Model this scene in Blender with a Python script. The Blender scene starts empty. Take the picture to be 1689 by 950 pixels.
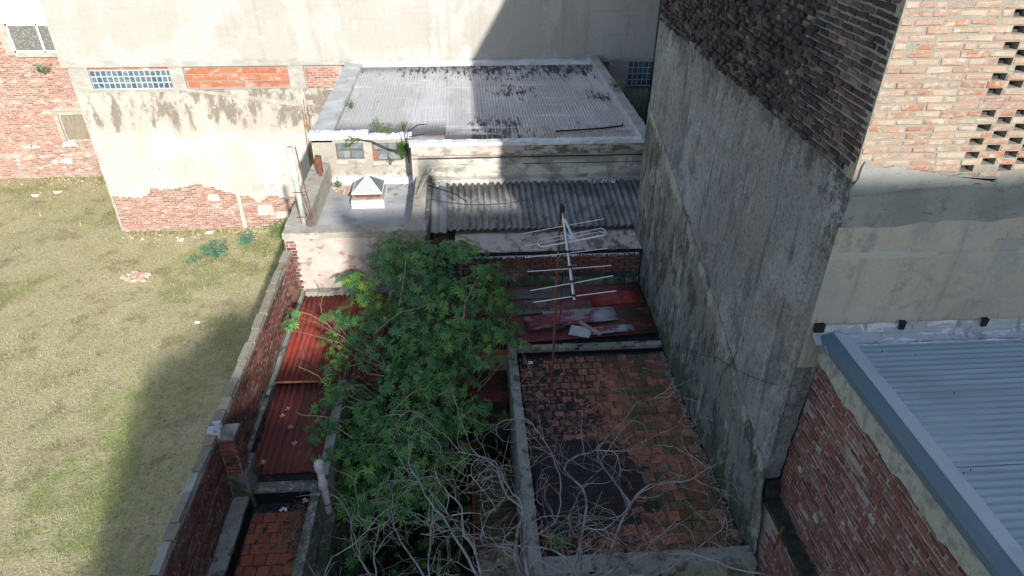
import bpy, bmesh, math, random
import numpy as np
from mathutils import Matrix, Vector, noise as mnoise
rnd = random.Random(7)
C = bpy.context.scene.collection
sc = bpy.context.scene

# ------------------------------------------------------------------ camera
cam = bpy.data.cameras.new('camera'); camo = bpy.data.objects.new('camera', cam); C.objects.link(camo)
CAM = Vector((0, 0, 10.9))
camo.matrix_world = Matrix(((0.997487, 0.031782, -0.063323, 0), (-0.070461, 0.53867, -0.839565, 0),
                            (0.007427, 0.841917, 0.539555, 10.9), (0, 0, 0, 1)))
cam.sensor_width = 36; cam.lens = 24.0; cam.clip_start = 0.05; cam.clip_end = 2000
sc.camera = camo
# ------------------------------------------------------------------ light
SUN = Vector((-2.67, 8.75, -4.54)).normalized()          # direction the sunlight travels
EL = math.asin(-SUN.z); AZ = math.atan2(-SUN.x, -SUN.y)
w = bpy.data.worlds.new('World'); sc.world = w; w.use_nodes = True
nt = w.node_tree; nt.nodes.clear()
sky = nt.nodes.new('ShaderNodeTexSky'); sky.sky_type = 'NISHITA'; sky.sun_disc = False
sky.sun_elevation = EL; sky.sun_rotation = AZ; sky.air_density = 1.0; sky.dust_density = 0.7; sky.ozone_density = 1.0
bg = nt.nodes.new('ShaderNodeBackground'); bg.inputs[1].default_value = 0.142
wo = nt.nodes.new('ShaderNodeOutputWorld')
nt.links.new(sky.outputs[0], bg.inputs[0]); nt.links.new(bg.outputs[0], wo.inputs[0])
sl = bpy.data.lights.new('sun', 'SUN'); sl.energy = 4.6; sl.angle = math.radians(0.8); sl.color = (1, 0.965, 0.91)
so = bpy.data.objects.new('sun', sl); C.objects.link(so); so.rotation_euler = SUN.to_track_quat('-Z', 'Y').to_euler(); so.location = (10, -30, 30)
sc.view_settings.view_transform = 'Standard'; sc.view_settings.look = 'None'
sc.view_settings.gamma = 1; sc.view_settings.exposure = 0.68
sc.render.engine = 'CYCLES'; sc.cycles.max_bounces = 5; sc.cycles.diffuse_bounces = 3

# ------------------------------------------------------------------ materials
def mat(name, base, layers=(), rough=0.9, metal=0.0, bump=0.25, bs=40.0, rc=None, rs=0.0, spec=0.3, bl=0.01):
    """base colour, then layers of procedural noise mixed over it; rc = ramp of colours picked per piece"""
    m = bpy.data.materials.new(name); m.use_nodes = True; t = m.node_tree; t.nodes.clear(); N = t.nodes.new; L = t.links.new
    out = N('ShaderNodeOutputMaterial'); p = N('ShaderNodeBsdfPrincipled'); L(p.outputs[0], out.inputs[0])
    p.inputs['Roughness'].default_value = rough; p.inputs['Metallic'].default_value = metal; p.inputs['Specular IOR Level'].default_value = spec
    geo = N('ShaderNodeNewGeometry'); pos = geo.outputs['Position']
    sep = N('ShaderNodeSeparateXYZ'); L(pos, sep.inputs[0])
    def math_(op, a, b=None, clamp=False):
        n = N('ShaderNodeMath'); n.operation = op; n.use_clamp = clamp
        for i, v in enumerate((a, b)):
            if v is None: continue
            if isinstance(v, (int, float)): n.inputs[i].default_value = v
            else: L(v, n.inputs[i])
        return n.outputs[0]
    def rng(v, a, b):
        n = N('ShaderNodeMapRange'); n.interpolation_type = 'SMOOTHSTEP'; L(v, n.inputs[0])
        n.inputs[1].default_value = a; n.inputs[2].default_value = b; return n.outputs[0]
    rand = None
    if rc or rs:
        oi = N('ShaderNodeObjectInfo')
        rand = math_('FRACT', math_('ADD', oi.outputs['Random'], geo.outputs['Random Per Island']))
    if rc:
        r = N('ShaderNodeValToRGB'); L(rand, r.inputs[0]); e = r.color_ramp.elements
        while len(e) < len(rc): e.new(0.5)
        for i, c in enumerate(rc):
            e[i].position = i / (len(rc) - 1) if len(rc) > 1 else 0; e[i].color = (*c, 1)
        col = r.outputs[0]
    else:
        rg = N('ShaderNodeRGB'); rg.outputs[0].default_value = (*base, 1); col = rg.outputs[0]
    for i, l in enumerate(layers):
        s = l.get('s', 1.0); s = (s, s, s) if isinstance(s, (int, float)) else s
        mp = N('ShaderNodeMapping'); L(pos, mp.inputs[0]); mp.inputs['Scale'].default_value = s
        mp.inputs['Location'].default_value = (i * 3.17 + l.get('o', 0), i * 1.31, i * 2.3)
        if rs:
            cb = N('ShaderNodeCombineXYZ'); L(math_('MULTIPLY', rand, rs), cb.inputs[0])
            av = N('ShaderNodeVectorMath'); av.operation = 'ADD'; L(mp.outputs[0], av.inputs[0]); L(cb.outputs[0], av.inputs[1]); vec = av.outputs[0]
        else: vec = mp.outputs[0]
        n = N('ShaderNodeTexNoise'); L(vec, n.inputs[0]); n.inputs['Scale'].default_value = 1.0
        n.inputs['Detail'].default_value = l.get('d', 7); n.inputs['Roughness'].default_value = l.get('r', 0.62); n.inputs['Distortion'].default_value = l.get('x', 0)
        nf = n.outputs[0]
        fac = nf
        for k in l.get('m', ()):                      # masks shift the threshold, so edges stay ragged
            if k[0] in 'xyz':
                g = rng(sep.outputs['xyz'.index(k[0])], k[1], k[2])
            elif k[0] == 'l':                         # distance from a sloping line: (ny, nz, c)
                q = math_('ADD', math_('ADD', math_('MULTIPLY', sep.outputs[1], k[1][0]), math_('MULTIPLY', sep.outputs[2], k[1][1])), k[1][2])
                g = rng(math_('ABSOLUTE', q), k[3], k[2])
            else:
                vd = N('ShaderNodeVectorMath'); vd.operation = 'DISTANCE'; L(pos, vd.inputs[0]); vd.inputs[1].default_value = k[1]
                g = rng(vd.outputs['Value'], k[3], k[2])
            fac = math_('ADD', fac, math_('MULTIPLY', math_('SUBTRACT', g, 1.0), l.get('mw', 0.6)))
        fac = math_('MULTIPLY', rng(fac, l.get('lo', 0.45), l.get('hi', 0.6)), l.get('a', 1.0))
        mx = N('ShaderNodeMix'); mx.data_type = 'RGBA'; L(fac, mx.inputs[0]); L(col, mx.inputs[6]); mx.inputs[7].default_value = (*l['c'], 1)
        col = mx.outputs[2]
    L(col, p.inputs['Base Color'])
    if bump:
        n = N('ShaderNodeTexNoise'); L(pos, n.inputs[0]); n.inputs['Scale'].default_value = bs; n.inputs['Detail'].default_value = 6; n.inputs['Roughness'].default_value = 0.7
        b = N('ShaderNodeBump'); b.inputs['Strength'].default_value = bump; b.inputs['Distance'].default_value = bl
        L(n.outputs[0], b.inputs['Height']); L(b.outputs[0], p.inputs['Normal'])
    return m

V = lambda *a: Vector(a)
gw = 0.6
M = {}
M['grey_plaster'] = mat('grey_plaster', (0.235, 0.24, 0.24), [
    dict(c=(0.33, 0.345, 0.355), s=(.8, .7, .45), lo=.45, hi=.56, a=.9, x=.5, d=11, r=.68), dict(c=(.235, .22, .18), s=(.8, .7, .6), lo=.5, hi=.62, a=.6, o=5, x=.6),
    dict(c=(0.12, 0.125, 0.13), s=(1.8, 1.6, .9), lo=.51, hi=.58, a=.7, x=.4, d=12, r=.72),
    dict(c=(0.06, 0.065, 0.07), s=(5.5, 5.5, .5), lo=.55, hi=.62, a=.7, d=11, r=.7, x=.2),
    dict(c=(0.38, 0.39, 0.395), s=(8, 8, 1.0), lo=.55, hi=.61, a=.65, d=12, r=.78),
    dict(c=(0.22, 0.20, 0.14), s=(1.6, 1.5, 1.1), lo=.57, hi=.63, a=.5, d=12, r=.75),
    dict(c=(0.46, 0.46, 0.44), s=(5, 5, 2.6), lo=.63, hi=.65, a=.7, d=12, r=.82),
    dict(c=(0.09, 0.092, 0.095), s=(3.5, 3, 8), lo=.57, hi=.62, a=.6, d=12, r=.8),
    dict(c=(0.065, 0.068, 0.06), s=(6, 6, 3), lo=.42, hi=.5, a=.75, d=12, r=.8, m=[('z', 7.5, 8.6)], mw=.32),
    dict(c=(0.04, 0.042, 0.036), s=(9, 9, 9), lo=.45, hi=.5, a=.7, d=12, r=.8, m=[('y', 6.3, 5.4), ('z', 6.3, 8.3)], mw=.2),
    dict(c=(0.05, 0.05, 0.05), s=20, lo=.52, hi=.58, a=.6, d=8, r=.85), dict(c=(0.42, 0.42, 0.42), s=26, lo=.56, hi=.62, a=.5, d=8, r=.85)], bump=1.0, bs=20, bl=.035)
M['mossy_plaster'] = mat('mossy_plaster', (0.18, 0.182, 0.165), [
    dict(c=(0.25, 0.245, 0.215), s=(1.6, 1.5, .7), lo=.50, hi=.58, a=.75, d=12, x=.4, r=.7),
    dict(c=(0.05, 0.055, 0.045), s=(2.6, 2.4, 1.0), lo=.49, hi=.56, a=.8, d=12, x=.3, r=.72),
    dict(c=(0.42, 0.41, 0.38), s=(5, 4.5, 1.2), lo=.55, hi=.59, a=.75, d=12, r=.78),
    dict(c=(0.43, 0.41, 0.35), s=(4, 3.5, 1.5), lo=.45, hi=.52, a=.75, d=12, r=.8, m=[('l', (-.317, .949, -2.76), .0, .36)], mw=.22),
    dict(c=(0.06, 0.085, 0.035), s=(3, 3, 2), lo=.42, hi=.52, a=.85, d=10, m=[('z', 4.6, 3.5)], mw=.3),
    dict(c=(0.03, 0.034, 0.028), s=(9, 9, 4), lo=.54, hi=.58, a=.75, d=12, r=.82), dict(c=(0.30, 0.30, 0.28), s=24, lo=.57, hi=.63, a=.5, d=8, r=.85)], bump=1.0, bs=16, bl=.04)
M['pale_ridge'] = mat('pale_ridge', (0.30, 0.29, 0.255), [
    dict(c=(0.13, 0.13, 0.11), s=(6, 6, 4), lo=.42, hi=.56, a=.9, d=9), dict(c=(.42, .40, .34), s=(14, 8, 10), lo=.6, hi=.68, a=.6)], bump=.7, bs=25)
M['sandy_plaster'] = mat('sandy_plaster', (0.43, 0.385, 0.30), [
    dict(c=(0.30, 0.275, 0.225), s=(1.3, 1, 1.6), lo=.50, hi=.60, a=.5, d=12, r=.74, o=9), dict(c=(0.45, 0.425, 0.36), s=(1.8, 1, 1.2), lo=.52, hi=.60, a=.6, d=12, r=.72, o=2), dict(c=(0.22, 0.225, 0.22), s=(4, 1, .35), lo=.56, hi=.62, a=.5, d=10),
    dict(c=(0.41, 0.40, 0.36), s=(2.5, 1, 5), lo=.54, hi=.58, a=.6, d=12, x=.4, r=.75), dict(c=(0.24, 0.245, 0.235), s=(3, 1, 2.2), lo=.55, hi=.60, a=.55, d=12, r=.75), dict(c=(0.22, 0.22, 0.20), s=26, lo=.56, hi=.64, a=.45, d=8, r=.85),
    dict(c=(0.35, 0.345, 0.31), s=(.9, 1, .7), lo=.48, hi=.62, a=.7, x=.4),
    dict(c=(0.34, 0.315, 0.26), s=(2.5, 1, 4), lo=.5, hi=.7, a=.6),
    dict(c=(0.10, 0.11, 0.105), s=(14, 10, .9), lo=.52, hi=.68, a=.5, d=9, m=[('z', 7.2, 6.85)], mw=.4),
    dict(c=(0.14, 0.14, 0.125), s=30, lo=.58, hi=.7, a=.35),
    dict(c=(0.14, 0.14, 0.13), s=(30, 22, 22), lo=.50, hi=.62, a=.55, m=[('x', 3.8, 3.46), ('z', 7.0, 7.9)], mw=.2), dict(c=(.44, .43, .38), s=(1.2, 1, 1.5), lo=.46, hi=.52, a=.8, d=9, m=[('l', (0, 1, -7.66), .0, .11)], mw=.4)], bump=.35, bs=30)
M['band_plaster'] = mat('band_plaster', (0.27, 0.275, 0.25), [
    dict(c=(0.29, 0.285, 0.25), s=(3, 1, 3), lo=.55, hi=.60, a=.6, d=12, r=.75), dict(c=(0.13, 0.14, 0.13), s=24, lo=.55, hi=.63, a=.5, d=8, r=.85), dict(c=(0.14, 0.145, 0.135), s=(2.5, 1, 2), lo=.54, hi=.58, a=.5, d=12, r=.78, o=3),
    dict(c=(0.19, 0.20, 0.19), s=(1.6, 1, 2), lo=.46, hi=.6, a=.7), dict(c=(0.30, 0.29, 0.24), s=(5, 1, 3), lo=.57, hi=.7, a=.6),
    dict(c=(0.05, 0.055, 0.05), s=(9, 9, 30), lo=.62, hi=.68, a=.7)], bump=.4, bs=30)
M['ledge_plaster'] = mat('ledge_plaster', (0.33, 0.33, 0.29), [
    dict(c=(0.2, 0.2, 0.17), s=8, lo=.45, hi=.6, a=.8), dict(c=(.45, .44, .40), s=14, lo=.58, hi=.66, a=.7)], bump=.6, bs=25, bl=.02)
M['mortar'] = mat('mortar', (0.29, 0.27, 0.22), [dict(c=(0.26, 0.23, 0.19), s=12, lo=.45, hi=.6, a=.7),
    dict(c=(.07, .065, .06), s=26, lo=.62, hi=.68, a=.7)], bump=.8, bs=60, bl=.015)
M['dark_mortar'] = mat('dark_mortar', (0.23, 0.225, 0.21), [dict(c=(0.03, 0.03, 0.03), s=(1.6, .9, 1.2), lo=.30, hi=.46, a=.92, m=[('y', 6.3, 7.3)], mw=.22),
    dict(c=(.30, .29, .26), s=7, lo=.6, hi=.68, a=.6)], bump=.8, bs=60, bl=.015)
M['old_mortar'] = mat('old_mortar', (0.29, 0.265, 0.245), [dict(c=(0.10, 0.085, 0.075), s=5, lo=.50, hi=.62, a=.8),
    dict(c=(.40, .37, .34), s=5, lo=.56, hi=.68, a=.7)], bump=.9, bs=50, bl=.02)
bl_ = [dict(c=(0.37, 0.33, 0.265), s=(11, 9, 16), lo=.49, hi=.62, a=.85, d=10, r=.75), dict(c=(.44, .40, .33), s=(5, 5, 9), lo=.56, hi=.6, a=.85, d=10, r=.8), dict(c=(0.14, 0.09, 0.06), s=22, lo=.6, hi=.72, a=.6),
       dict(c=(.5, .45, .37), s=(2, 2, 2), lo=.5, hi=.7, a=.4)]
M['sunny_brick'] = mat('sunny_brick', None, bl_, rc=[(.30, .15, .10), (.33, .19, .135), (.36, .235, .17), (.39, .28, .20), (.27, .18, .13), (.34, .125, .06), (.34, .225, .165), (.40, .32, .23), (.29, .155, .115)], rs=11, bump=.7, bs=50, bl=.012)
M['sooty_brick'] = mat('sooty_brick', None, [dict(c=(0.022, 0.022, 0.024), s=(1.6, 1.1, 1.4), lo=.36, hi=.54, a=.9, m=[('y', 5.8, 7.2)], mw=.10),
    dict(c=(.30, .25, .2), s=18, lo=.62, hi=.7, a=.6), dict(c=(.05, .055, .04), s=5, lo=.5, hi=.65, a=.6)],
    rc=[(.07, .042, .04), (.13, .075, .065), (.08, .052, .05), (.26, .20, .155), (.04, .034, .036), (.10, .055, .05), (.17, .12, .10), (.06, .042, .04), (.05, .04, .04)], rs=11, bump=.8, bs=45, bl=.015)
M['dull_brick'] = mat('dull_brick', None, [dict(c=(0.34, 0.31, 0.28), s=(5, 4, 6), lo=.58, hi=.62, a=.7, d=12, r=.8), dict(c=(.05, .03, .025), s=9, lo=.52, hi=.66, a=.7),
    dict(c=(.33, .28, .24), s=30, lo=.6, hi=.7, a=.5)],
    rc=[(.19, .065, .05), (.22, .085, .06), (.14, .06, .05), (.24, .11, .08), (.12, .05, .045), (.20, .07, .05), (.26, .17, .14)], rs=9, bump=.8, bs=45, bl=.015)
M['dark_brick'] = mat('dark_brick', None, [dict(c=(0.035, 0.03, 0.025), s=(3, 1.5, 5), lo=.44, hi=.62, a=.8, d=9), dict(c=(.10, .105, .05), s=5, lo=.55, hi=.66, a=.5),
    dict(c=(.36, .3, .26), s=26, lo=.65, hi=.7, a=.6), dict(c=(.35, .2, .15), s=(3, 2, 3), lo=.4, hi=.6, a=.6, m=[('y', 8.6, 10.6)], mw=.5)],
    rc=[(.17, .055, .04), (.20, .07, .05), (.13, .05, .042), (.22, .09, .06), (.12, .05, .045)], rs=9, bump=.8, bs=45, bl=.015)
M['far_brick'] = mat('far_brick', None, [dict(c=(0.22, 0.11, 0.085), s=(1.6, 1, 2.2), lo=.52, hi=.64, a=.7, d=10, o=2), dict(c=(0.48, 0.42, 0.37), s=(3, 1, 5), lo=.56, hi=.63, a=.8, d=10, r=.75),dict(c=(0.58, 0.50, 0.42), s=(1.2, 1, 3), lo=.52, hi=.68, a=.7), dict(c=(.36, .10, .055), s=(.9, 1, .6), lo=.5, hi=.66, a=.7, m=[('z', 2.3, 4.2)], mw=.3),
    dict(c=(.16, .13, .11), s=(3, 3, 12), lo=.6, hi=.68, a=.6)],
    rc=[(.33, .175, .13), (.30, .14, .10), (.37, .23, .18), (.31, .155, .115), (.21, .115, .095), (.40, .27, .215)], rs=5, bump=0)
M['far_mortar'] = mat('far_mortar', (.38, .32, .275), [dict(c=(.34, .24, .19), s=2, lo=.45, hi=.6, a=.7)], bump=.3)
M['cream_wall'] = mat('cream_wall', (0.37, 0.35, 0.315), [
    dict(c=(0.43, 0.415, 0.385), s=(.5, .5, .4), lo=.45, hi=.56, a=.8, d=10), dict(c=(0.35, 0.325, 0.28), s=(.9, 1, .5), lo=.50, hi=.60, a=.6, x=.5, d=11, r=.68),
    dict(c=(0.31, 0.29, 0.255), s=(3.2, 3, .25), lo=.55, hi=.64, a=.5, d=11), dict(c=(.45, .435, .40), s=(1.6, 1, 1.0), lo=.55, hi=.60, a=.6, d=12, r=.75),
    dict(c=(0.30, 0.285, 0.255), s=(2.2, 1, 6), lo=.43, hi=.54, a=.8, d=12, r=.75, m=[('z', 6.1, 5.4)], mw=.32),
    dict(c=(.25, .23, .20), s=(7, 7, 9), lo=.62, hi=.66, a=.5, d=12, r=.8), dict(c=(.33, .31, .27), s=(.35, 1, 9), lo=.59, hi=.62, a=.5, d=10)], bump=.6, bs=14, bl=.025)
M['stained_cream'] = mat('stained_cream', (0.40, 0.38, 0.34), [
    dict(c=(0.47, 0.45, 0.42), s=(.7, .7, .5), lo=.42, hi=.58, a=.85), dict(c=(0.42, 0.38, 0.33), s=(2.2, 1, .35), lo=.5, hi=.64, a=.55, d=9),
    dict(c=(0.38, 0.33, 0.27), s=(1.4, 1, 1.0), lo=.36, hi=.48, a=.6, d=10, r=.7, m=[('z', 2.6, 3.7)], mw=.42),
    dict(c=(0.17, 0.145, 0.11), s=(2.0, 1, .8), lo=.45, hi=.54, a=.85, d=12, r=.74, m=[('z', 2.4, 4.1)], mw=.30, x=.2),
    dict(c=(0.12, 0.10, 0.075), s=(2.6, 1, 2.2), lo=.56, hi=.62, a=.7, d=12, r=.8, m=[('z', 2.6, 3.8)], mw=.2),
    dict(c=(0.50, 0.47, 0.42), s=(3.4, 3.4, 6), lo=.55, hi=.58, a=.8, d=12, r=.8, m=[('z', 2.9, 4.4)], mw=.2),
    dict(c=(0.38, 0.36, 0.32), s=(1.5, 1, 30), lo=.62, hi=.66, a=.5), dict(c=(.27, .23, .19), s=(6, 6, 9), lo=.64, hi=.69, a=.6, d=10)], bump=.5, bs=16, bl=.02)
M['white_paint'] = mat('white_paint', (.8, .8, .78), [dict(c=(.66, .65, .62), s=1.2, lo=.5, hi=.7, a=.6)], bump=.1)
M['white_membrane'] = mat('white_membrane', (0.60, 0.62, 0.64), [
    dict(c=(0.74, 0.76, 0.78), s=(2.5, 2.5, 2.5), lo=.47, hi=.6, a=.8), dict(c=(0.40, 0.38, 0.35), s=(4, 3, 4), lo=.55, hi=.68, a=.7),
    dict(c=(.02, .02, .022), s=(7, 7, 9), lo=.665, hi=.69, a=.95, d=9)], rough=.55, bump=.4, bs=20)
M['grey_membrane'] = mat('grey_membrane', (0.36, 0.37, 0.38), [
    dict(c=(0.46, 0.47, 0.48), s=(2, 2, 2), lo=.45, hi=.6, a=.8), dict(c=(0.30, 0.28, 0.25), s=(3, 2, 3), lo=.52, hi=.68, a=.7),
    dict(c=(.06, .06, .06), s=9, lo=.68, hi=.7, a=.8, d=9)], rough=.6, bump=.4, bs=20)
M['membrane_roof'] = mat('membrane_roof', (0.41, 0.405, 0.405), [
    dict(c=(0.53, 0.535, 0.55), s=(.9, .35, 1), lo=.45, hi=.6, a=.8), dict(c=(0.33, 0.29, 0.265), s=(14, .6, 1), lo=.5, hi=.66, a=.5),
    dict(c=(0.30, 0.235, 0.21), s=(2, 2, 2), lo=.42, hi=.6, a=.7, m=[('y', 16.6, 15.0)], mw=.42),
    dict(c=(0.022, 0.022, 0.026), s=(11, 2.0, 3), lo=.47, hi=.50, a=.95, d=10, r=.72, m=[('y', 18.3, 20.3), ('x', -5.5, .6)], mw=.20),
    dict(c=(0.022, 0.022, 0.026), s=(9, 2.0, 3), lo=.49, hi=.52, a=.95, d=10, r=.8, m=[('b', (1.35, 18.2, 5.5), .1, 1.6)], mw=.20),
    dict(c=(0.022, 0.022, 0.026), s=(12, 1.6, 3), lo=.48, hi=.51, a=.95, d=10, r=.8, m=[('y', 16.9, 15.7), ('x', 2.6, .9), ('x', -.1, .3)], mw=.22),
    dict(c=(0.022, 0.022, 0.026), s=(12, 1.8, 3), lo=.48, hi=.51, a=.95, d=10, r=.8, m=[('b', (3.6, 17.6, 5.5), .1, 1.3)], mw=.2),
    dict(c=(0.03, 0.03, 0.033), s=(6, 3, 3), lo=.635, hi=.65, a=.9, d=10, r=.75), dict(c=(.62, .63, .65), s=(.6, 5, 3), lo=.60, hi=.63, a=.7, d=10)], rough=.65, bump=.3, bs=25)
M['asbestos'] = mat('asbestos', (0.30, 0.29, 0.27), [
    dict(c=(0.17, 0.167, 0.155), s=(2, 2, 2), lo=.45, hi=.6, a=.8), dict(c=(0.33, 0.32, 0.29), s=(16, 8, 16), lo=.56, hi=.66, a=.7, d=9),
    dict(c=(.06, .065, .045), s=(7, 3, 7), lo=.5, hi=.65, a=.6), dict(c=(.38, .37, .34), s=30, lo=.64, hi=.7, a=.6)], bump=.6, bs=40, bl=.012)
M['pink_plaster'] = mat('pink_plaster', (0.45, 0.375, 0.325), [
    dict(c=(0.54, 0.48, 0.42), s=(1.5, 1, 1.5), lo=.45, hi=.6, a=.8), dict(c=(0.27, 0.17, 0.12), s=(3.5, 2, 5), lo=.56, hi=.62, a=.8, d=9),
    dict(c=(0.16, 0.14, 0.12), s=(1.6, 2, 1.2), lo=.38, hi=.50, a=.85, d=11, r=.72, m=[('x', -2.3, -1.7)], mw=.2),
    dict(c=(0.24, 0.22, 0.18), s=(4, 2, 3), lo=.42, hi=.56, a=.8, m=[('z', 3.95, 3.6)], mw=.35),
    dict(c=(0.10, 0.085, 0.07), s=(5, 2, 3), lo=.45, hi=.58, a=.7, m=[('z', 4.6, 4.88)], mw=.3)], bump=.5, bs=22, bl=.02)
M['stained_wall'] = mat('stained_wall', (0.45, 0.42, 0.36), [
    dict(c=(0.58, 0.55, 0.48), s=(1.1, 1, 2.2), lo=.47, hi=.56, a=.85, d=8, x=.6), dict(c=(0.27, 0.26, 0.235), s=(1.0, 1, 2.6), lo=.5, hi=.58, a=.8, x=.8, o=4),
    dict(c=(0.16, 0.145, 0.11), s=(2.5, 1, 3), lo=.53, hi=.66, a=.7), dict(c=(0.10, 0.10, 0.065), s=(5, 2, 6), lo=.48, hi=.58, a=.8, m=[('z', 5.1, 5.5), ('x', -.5, 2)], mw=.25),
    dict(c=(.12, .09, .07), s=(.6, 1, 14), lo=.63, hi=.66, a=.7)], bump=.5, bs=16, bl=.025)
M['pink_fascia'] = mat('pink_fascia', (0.46, 0.40, 0.35), [dict(c=(0.25, 0.19, 0.15), s=(4, 2, 6), lo=.5, hi=.62, a=.8),
    dict(c=(.09, .09, .06), s=(5, 2, 9), lo=.44, hi=.56, a=.85, m=[('x', -.2, 2.2)], mw=.25)], bump=.4)
M['concrete'] = mat('concrete', (0.33, 0.30, 0.25), [dict(c=(0.43, 0.40, 0.34), s=(2, 2, 2), lo=.45, hi=.62, a=.8), dict(c=(0.16, 0.15, 0.12), s=5, lo=.54, hi=.68, a=.7, d=9),
    dict(c=(.10, .095, .08), s=32, lo=.63, hi=.7, a=.6)], bump=.5, bs=35)
M['old_concrete'] = mat('old_concrete', (0.25, 0.245, 0.205), [dict(c=(0.30, 0.295, 0.26), s=4, lo=.48, hi=.62, a=.8), dict(c=(0.065, 0.07, 0.05), s=5, lo=.5, hi=.62, a=.8, d=9),
    dict(c=(.40, .40, .37), s=26, lo=.62, hi=.68, a=.6), dict(c=(.015, .015, .016), s=(2.2, 5, 2.2), lo=.64, hi=.66, a=.95)], bump=.6, bs=35)
M['lichen_concrete'] = mat('lichen_concrete', (0.13, 0.13, 0.105), [dict(c=(0.42, 0.42, 0.39), s=9, lo=.5, hi=.6, a=.8, d=10, r=.8), dict(c=(0.05, 0.055, 0.035), s=4, lo=.5, hi=.62, a=.8)], bump=.6, bs=35)
M['coping'] = mat('coping', None, [dict(c=(.22, .2, .16), s=7, lo=.5, hi=.66, a=.7), dict(c=(.44, .42, .36), s=18, lo=.6, hi=.68, a=.6), dict(c=(.12, .14, .07), s=4, lo=.58, hi=.68, a=.6)],
    rc=[(.24, .21, .15), (.28, .25, .19), (.19, .17, .13), (.33, .31, .25), (.26, .20, .13)], rs=7, bump=.7, bs=40)
M['deck_membrane'] = mat('deck_membrane', (0.35, 0.345, 0.345), [dict(c=(0.43, 0.43, 0.44), s=(1.5, 1.5, 1), lo=.45, hi=.6, a=.7), dict(c=(0.27, 0.24, 0.2), s=(2, 3, 2), lo=.5, hi=.66, a=.7),
    dict(c=(.10, .085, .06), s=5, lo=.5, hi=.6, a=.8, m=[('b', (-1.45, 14.4, 4.4), .2, .9)], mw=.3), dict(c=(.03, .03, .03), s=7, lo=.70, hi=.72, a=.8)], rough=.7, bump=.35)
M['red_sheet'] = mat('red_sheet', (0.33, 0.05, 0.035), [
    dict(c=(0.42, 0.15, 0.11), s=(1.6, .7, 2), lo=.52, hi=.66, a=.6), dict(c=(.10, .045, .035), s=(9, .8, 3), lo=.52, hi=.64, a=.6, d=9),dict(c=(0.17, 0.035, 0.03), s=(2, 2, 2), lo=.45, hi=.6, a=.7), dict(c=(0.42, 0.19, 0.16), s=(6, .9, 3), lo=.57, hi=.68, a=.55, d=9),
    dict(c=(0.05, 0.03, 0.022), s=(3, 1, 3), lo=.52, hi=.68, a=.7), dict(c=(.4, .36, .33), s=(9, 1.5, 9), lo=.66, hi=.7, a=.6)], rough=.7, bump=.3, bs=30)
M['red_shade_sheet'] = mat('red_sheet_in_shade', (0.23, 0.045, 0.048), [  # shade on the right-hand roof put into a duller red
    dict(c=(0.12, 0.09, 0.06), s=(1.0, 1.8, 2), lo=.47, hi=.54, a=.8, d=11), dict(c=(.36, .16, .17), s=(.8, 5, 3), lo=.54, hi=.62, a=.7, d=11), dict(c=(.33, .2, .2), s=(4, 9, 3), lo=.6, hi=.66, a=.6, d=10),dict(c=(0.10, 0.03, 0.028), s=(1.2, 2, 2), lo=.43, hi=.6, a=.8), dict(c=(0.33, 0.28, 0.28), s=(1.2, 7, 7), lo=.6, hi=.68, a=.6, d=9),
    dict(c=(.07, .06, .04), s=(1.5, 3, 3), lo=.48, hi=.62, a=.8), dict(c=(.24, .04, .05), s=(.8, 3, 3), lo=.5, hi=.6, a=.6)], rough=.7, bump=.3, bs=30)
M['shaded_red_sheet'] = mat('shaded_red_sheet', (0.14, 0.032, 0.028), [dict(c=(0.10, 0.025, 0.022), s=(1.5, .6, 2), lo=.47, hi=.58, a=.7), dict(c=(.15, .10, .05), s=(4, .5, 2), lo=.57, hi=.66, a=.8, m=[('x', -2.75, -2.6)], mw=.1), dict(c=(.04, .025, .02), s=(7, .8, 3), lo=.54, hi=.62, a=.7, d=10), dict(c=(.32, .24, .2), s=(16, 5, 4), lo=.66, hi=.69, a=.6, d=10)], rough=.7, bump=.3, bs=30)  # shade over the lower shed roof put into a darker red
M['faded_sheet'] = mat('faded_sheet', (0.20, 0.045, 0.05), [dict(c=(0.40, 0.43, 0.47), s=(2.5, 2.5, 2.5), lo=.42, hi=.58, a=.9, m=[('x', 1.6, 2.6)], mw=.35),
    dict(c=(0.33, 0.35, 0.38), s=(2, 6, 2), lo=.5, hi=.62, a=.7), dict(c=(.08, .04, .035), s=6, lo=.62, hi=.7, a=.8)], rough=.6, bump=.3)
M['rusty_sheet'] = mat('rusty_sheet', (0.13, 0.115, 0.095), [dict(c=(0.22, 0.205, 0.19), s=(3, 4, 3), lo=.5, hi=.62, a=.7), dict(c=(.08, .04, .025), s=5, lo=.52, hi=.66, a=.8)], rough=.8, bump=.4)
M['ochre_sheet'] = mat('ochre_sheet', (0.10, 0.085, 0.035), [dict(c=(0.055, 0.04, 0.025), s=(3, 5, 3), lo=.48, hi=.62, a=.8), dict(c=(.13, .03, .025), s=(2, 4, 2), lo=.44, hi=.55, a=.9, m=[('y', 6.75, 6.4)], mw=.4)], rough=.8, bump=.4)
M['blue_sheet'] = mat('blue_sheet', (0.25, 0.35, 0.42), [dict(c=(0.30, 0.405, 0.48), s=(.8, 6, 1), lo=.45, hi=.62, a=.7), dict(c=(0.23, 0.30, 0.36), s=(1.2, 1.8, 1), lo=.48, hi=.66, a=.6, x=.6), dict(c=(.42, .46, .48), s=(1.2, 9, 1), lo=.57, hi=.68, a=.5),
    dict(c=(.31, .36, .39), s=(9, 24, 2), lo=.6, hi=.7, a=.4), dict(c=(.22, .20, .21), s=14, lo=.62, hi=.7, a=.5, m=[('x', 4.15, 3.8)], mw=.25)], rough=.5, metal=.15, bump=.15, bs=60, spec=.5)
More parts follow.
